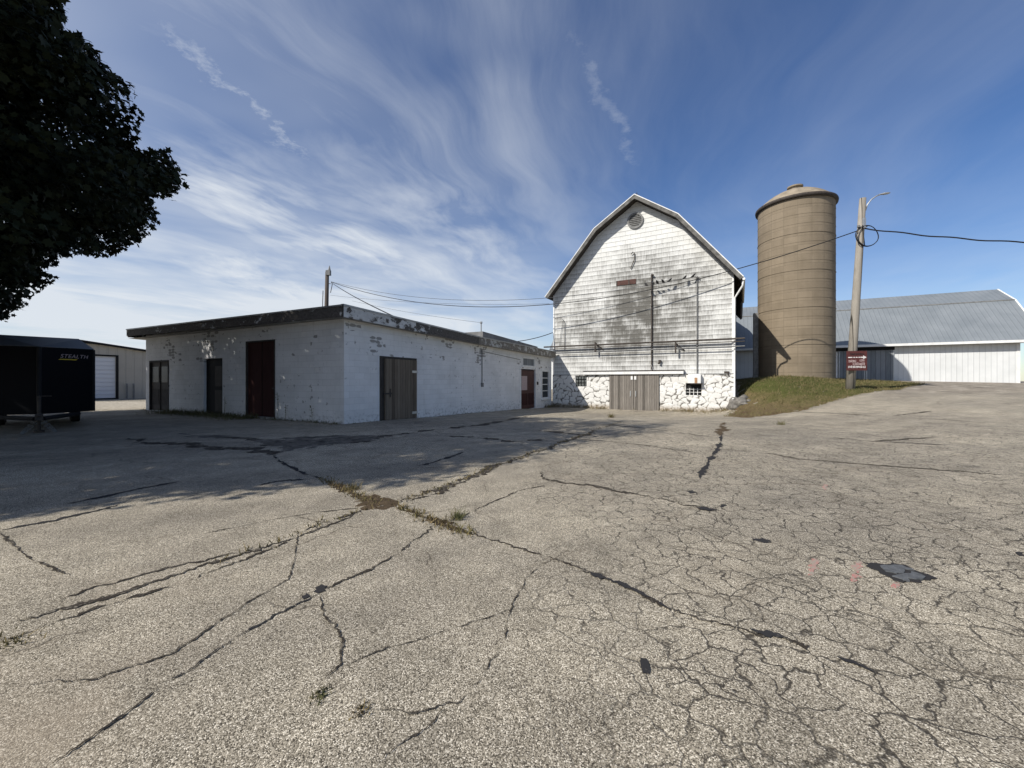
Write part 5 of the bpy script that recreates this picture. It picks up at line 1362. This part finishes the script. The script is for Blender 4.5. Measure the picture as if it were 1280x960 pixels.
# ------------------------------------------------------------------ maple at the left edge
sil = [(-900,-1500),(620,-1500),(420,-420),(150,-90),(84,-25),(79,0),(79,44),(105,46),(129,79),(144,92),(166,109),(179,157),(170,170),(173,190),(208,184),(214,194),(232,232),(214,249),(190,246),(195,272),(196,281),(177,302),(149,314),(127,323),(109,317),(70,318),(72,328),(46,335),(68,346),(60,355),(39,376),(0,398),(-300,500),(-900,500)]
holes = [(54, 128, 13, 6, -.3), (88, 262, 14, 8, .5), (128, 297, 13, 6, .7), (33, 28, 5, 3, 0), (68, 108, 5, 3, 0), (60, 322, 6, 3, 0), (100, 205, 4, 3, 0)]
shb = [(-500,668),(0,640),(150,624),(300,612),(440,602),(600,583),(690,556),(800,536),(830,528)]
suh = Vector((.85, .527, 0)).normalized(); cot = 1/math.tan(R(EL))
def ok_clump(x, y, z, mpx=0):
    if y > .5:
        u, w_ = x/y*F+640, HZ-(z-H)/y*F
        if u > -60 and not (inside(sil, u, w_) and (u < 0 or dist_poly(sil, u, w_) > 9)): return False
    elif x > -4: return False
    if -suh.y*x+suh.x*y > 25.2: return False
    sx, sy = x+suh.x*cot*z, y+suh.y*cot*z
    if sy < 1.2: return False
    u, w_ = sx/sy*F+640, HZ+H*F/sy
    if u > 822: return False
    if w_ > np.interp(u, [p[0] for p in shb], [p[1] for p in shb]): return False
    q = Vector((sx-L0[0], sy-L0[1])); 
    if q.dot(FN.y) > -1.2 and q.dot(FN.x) > -.5: return False
    return True
TC = np.array((-16.0, 7.8)); clumps = []
tries = 0
lobes = [((-17.2, 9.2, 7.2), (8.6, 8.6, 5.6)), ((-13.2, 8.5, 6.4), (5.5, 6, 4.4)), ((-12.2, 11., 5.6), (4.6, 4.5, 3.)), ((-17.5, 14, 6.4), (5.5, 6.5, 4.2)), ((-15, 6.5, 9.), (5.5, 5, 4.2)), ((-15.5, 6.4, 4.6), (5, 3.5, 2.2)), ((-24, 15, 8.2), (5.5, 6.5, 4.5)), ((-20.5, 13, 7.6), (5, 5.5, 4.4)), ((-21, 17, 6.6), (4.5, 5, 3.4)), ((-23.5, 11.5, 8.2), (5, 5, 4.5)), ((-12.5, 8, 7.5), (4.5, 5, 4)), ((-10.2, 5.2, 9.6), (5, 5, 3.4)), ((-14, .6, 6.4), (6, 4.6, 4.2)), ((-14.5, 3., 9), (5.5, 4.5, 3.6)), ((-11.5, 1., 5.), (4.5, 3.5, 2.6))]  # outer lobes lie out of view, added to shade facade and ground
while len(clumps) < 2450 and tries < 120000:
    tries += 1
    (c_, r_) = lobes[rng.integers(0, len(lobes))]
    v_ = rng.normal(0, 1, 3); v_ /= np.linalg.norm(v_); rad = rng.random()**(.33 if rng.random() < .35 else .12)
    p_ = np.array(c_)+v_*np.array(r_)*rad
    if p_[2] < 2.4: continue
    if ok_clump(*p_): clumps.append(p_)
clumps = np.array(clumps)
NL = 110; N = len(clumps)*NL
print('clumps', len(clumps), tries)
lp = np.array([(0, 0, 0), (.42, .12, .03), (.30, .38, .02), (.52, .62, -.02), (.16, .66, .02), (0, 1.0, -.05), (-.16, .66, .02), (-.52, .62, -.02), (-.30, .38, .02), (-.42, .12, .03)])
cen = np.repeat(clumps, NL, 0); dirs = rng.normal(0, 1, (N, 3)); dirs /= np.linalg.norm(dirs, axis=1)[:, None]
cen = cen+dirs*(rng.random(N)**.45)[:, None]*np.array((.72, .72, .5))
def keep_leaf(c):
    y = np.maximum(c[:, 1], .3); u = c[:, 0]/y*F+640+rng.normal(0, 2.2, len(c)); w_ = HZ-(c[:, 2]-H)/y*F+rng.normal(0, 2.2, len(c))
    ins = np.zeros(len(c), bool); n = len(sil)
    for i in range(n):
        (xi, yi), (xj, yj) = sil[i], sil[i-1]
        if yi == yj: continue
        hit = ((yi > w_) != (yj > w_)) & (u < (xj-xi)*(w_-yi)/(yj-yi)+xi); ins ^= hit
    ok = ins | (u < -40)
    for (hx_, hy_, ra_, rb2, an) in holes:
        du, dv_ = u-hx_, w_-hy_; p_ = du*math.cos(an)+dv_*math.sin(an); q_ = -du*math.sin(an)+dv_*math.cos(an)
        ok &= ((p_/ra_)**2+(q_/rb2)**2 > rng.uniform(.3, 1.3, len(c)))
    return ok
kp = keep_leaf(cen); cen = cen[kp]; N = len(cen)
size = rng.uniform(.10, .19, N)
out = cen-np.array((TC[0], TC[1], 5.5)); out /= np.linalg.norm(out, axis=1)[:, None]
nrm = out*.5+rng.normal(0, .55, (N, 3))+np.array((0, 0, .45)); nrm /= np.linalg.norm(nrm, axis=1)[:, None]
tt = np.cross(nrm, rng.normal(0, 1, (N, 3))); tt /= np.linalg.norm(tt, axis=1)[:, None]
bt = np.cross(nrm, tt)
V = cen[:, None, :]+size[:, None, None]*(lp[None, :, 0, None]*tt[:, None, :]+lp[None, :, 1, None]*bt[:, None, :]+lp[None, :, 2, None]*nrm[:, None, :])
K = len(lp)
me = bpy.data.meshes.new('crown'); me.vertices.add(N*K); me.vertices.foreach_set('co', V.reshape(-1))
me.loops.add(N*K); me.loops.foreach_set('vertex_index', np.arange(N*K, dtype=np.int32))
me.polygons.add(N); me.polygons.foreach_set('loop_start', np.arange(0, N*K, K, dtype=np.int32)); me.polygons.foreach_set('loop_total', np.full(N, K, dtype=np.int32))
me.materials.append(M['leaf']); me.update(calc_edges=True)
tree = empty('maple_tree', (TC[0], TC[1], 0), 0, 'large dark maple with dense overhanging crown filling the upper left', 'tree')
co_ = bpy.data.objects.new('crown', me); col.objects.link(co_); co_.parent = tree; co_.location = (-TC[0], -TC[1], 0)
mb = MB(); mb.tube([(0, 0, -.2), (.05, .05, 1.2), (.0, .1, 2.6), (.1, .0, 4.2), (.0, .1, 6.5), (.1, 0, 9)], .48, 14, r1=.12); mb.build('trunk', M['bark'], tree, smooth=True)
for k in range(9):
    tgt = clumps[rng.integers(0, len(clumps))]-np.array((TC[0], TC[1], 0)); st_ = Vector((0.03, .06, 2.4+.45*k)); tg = Vector(tgt)
    mb = MB(); md_ = st_.lerp(tg, .5)+Vector((0, 0, .5)); mb.tube([st_, st_.lerp(md_, .5)+Vector((0, 0, .1)), md_, md_.lerp(tg, .5), tg], .17, 8, r1=.03); mb.build('limb', M['bark'], tree, smooth=True)

# ------------------------------------------------------------------ view
sc.view_settings.view_transform = 'Standard'; sc.view_settings.look = 'None'; sc.view_settings.exposure = .12; sc.view_settings.gamma = 1.
sc.cycles.max_bounces = 6
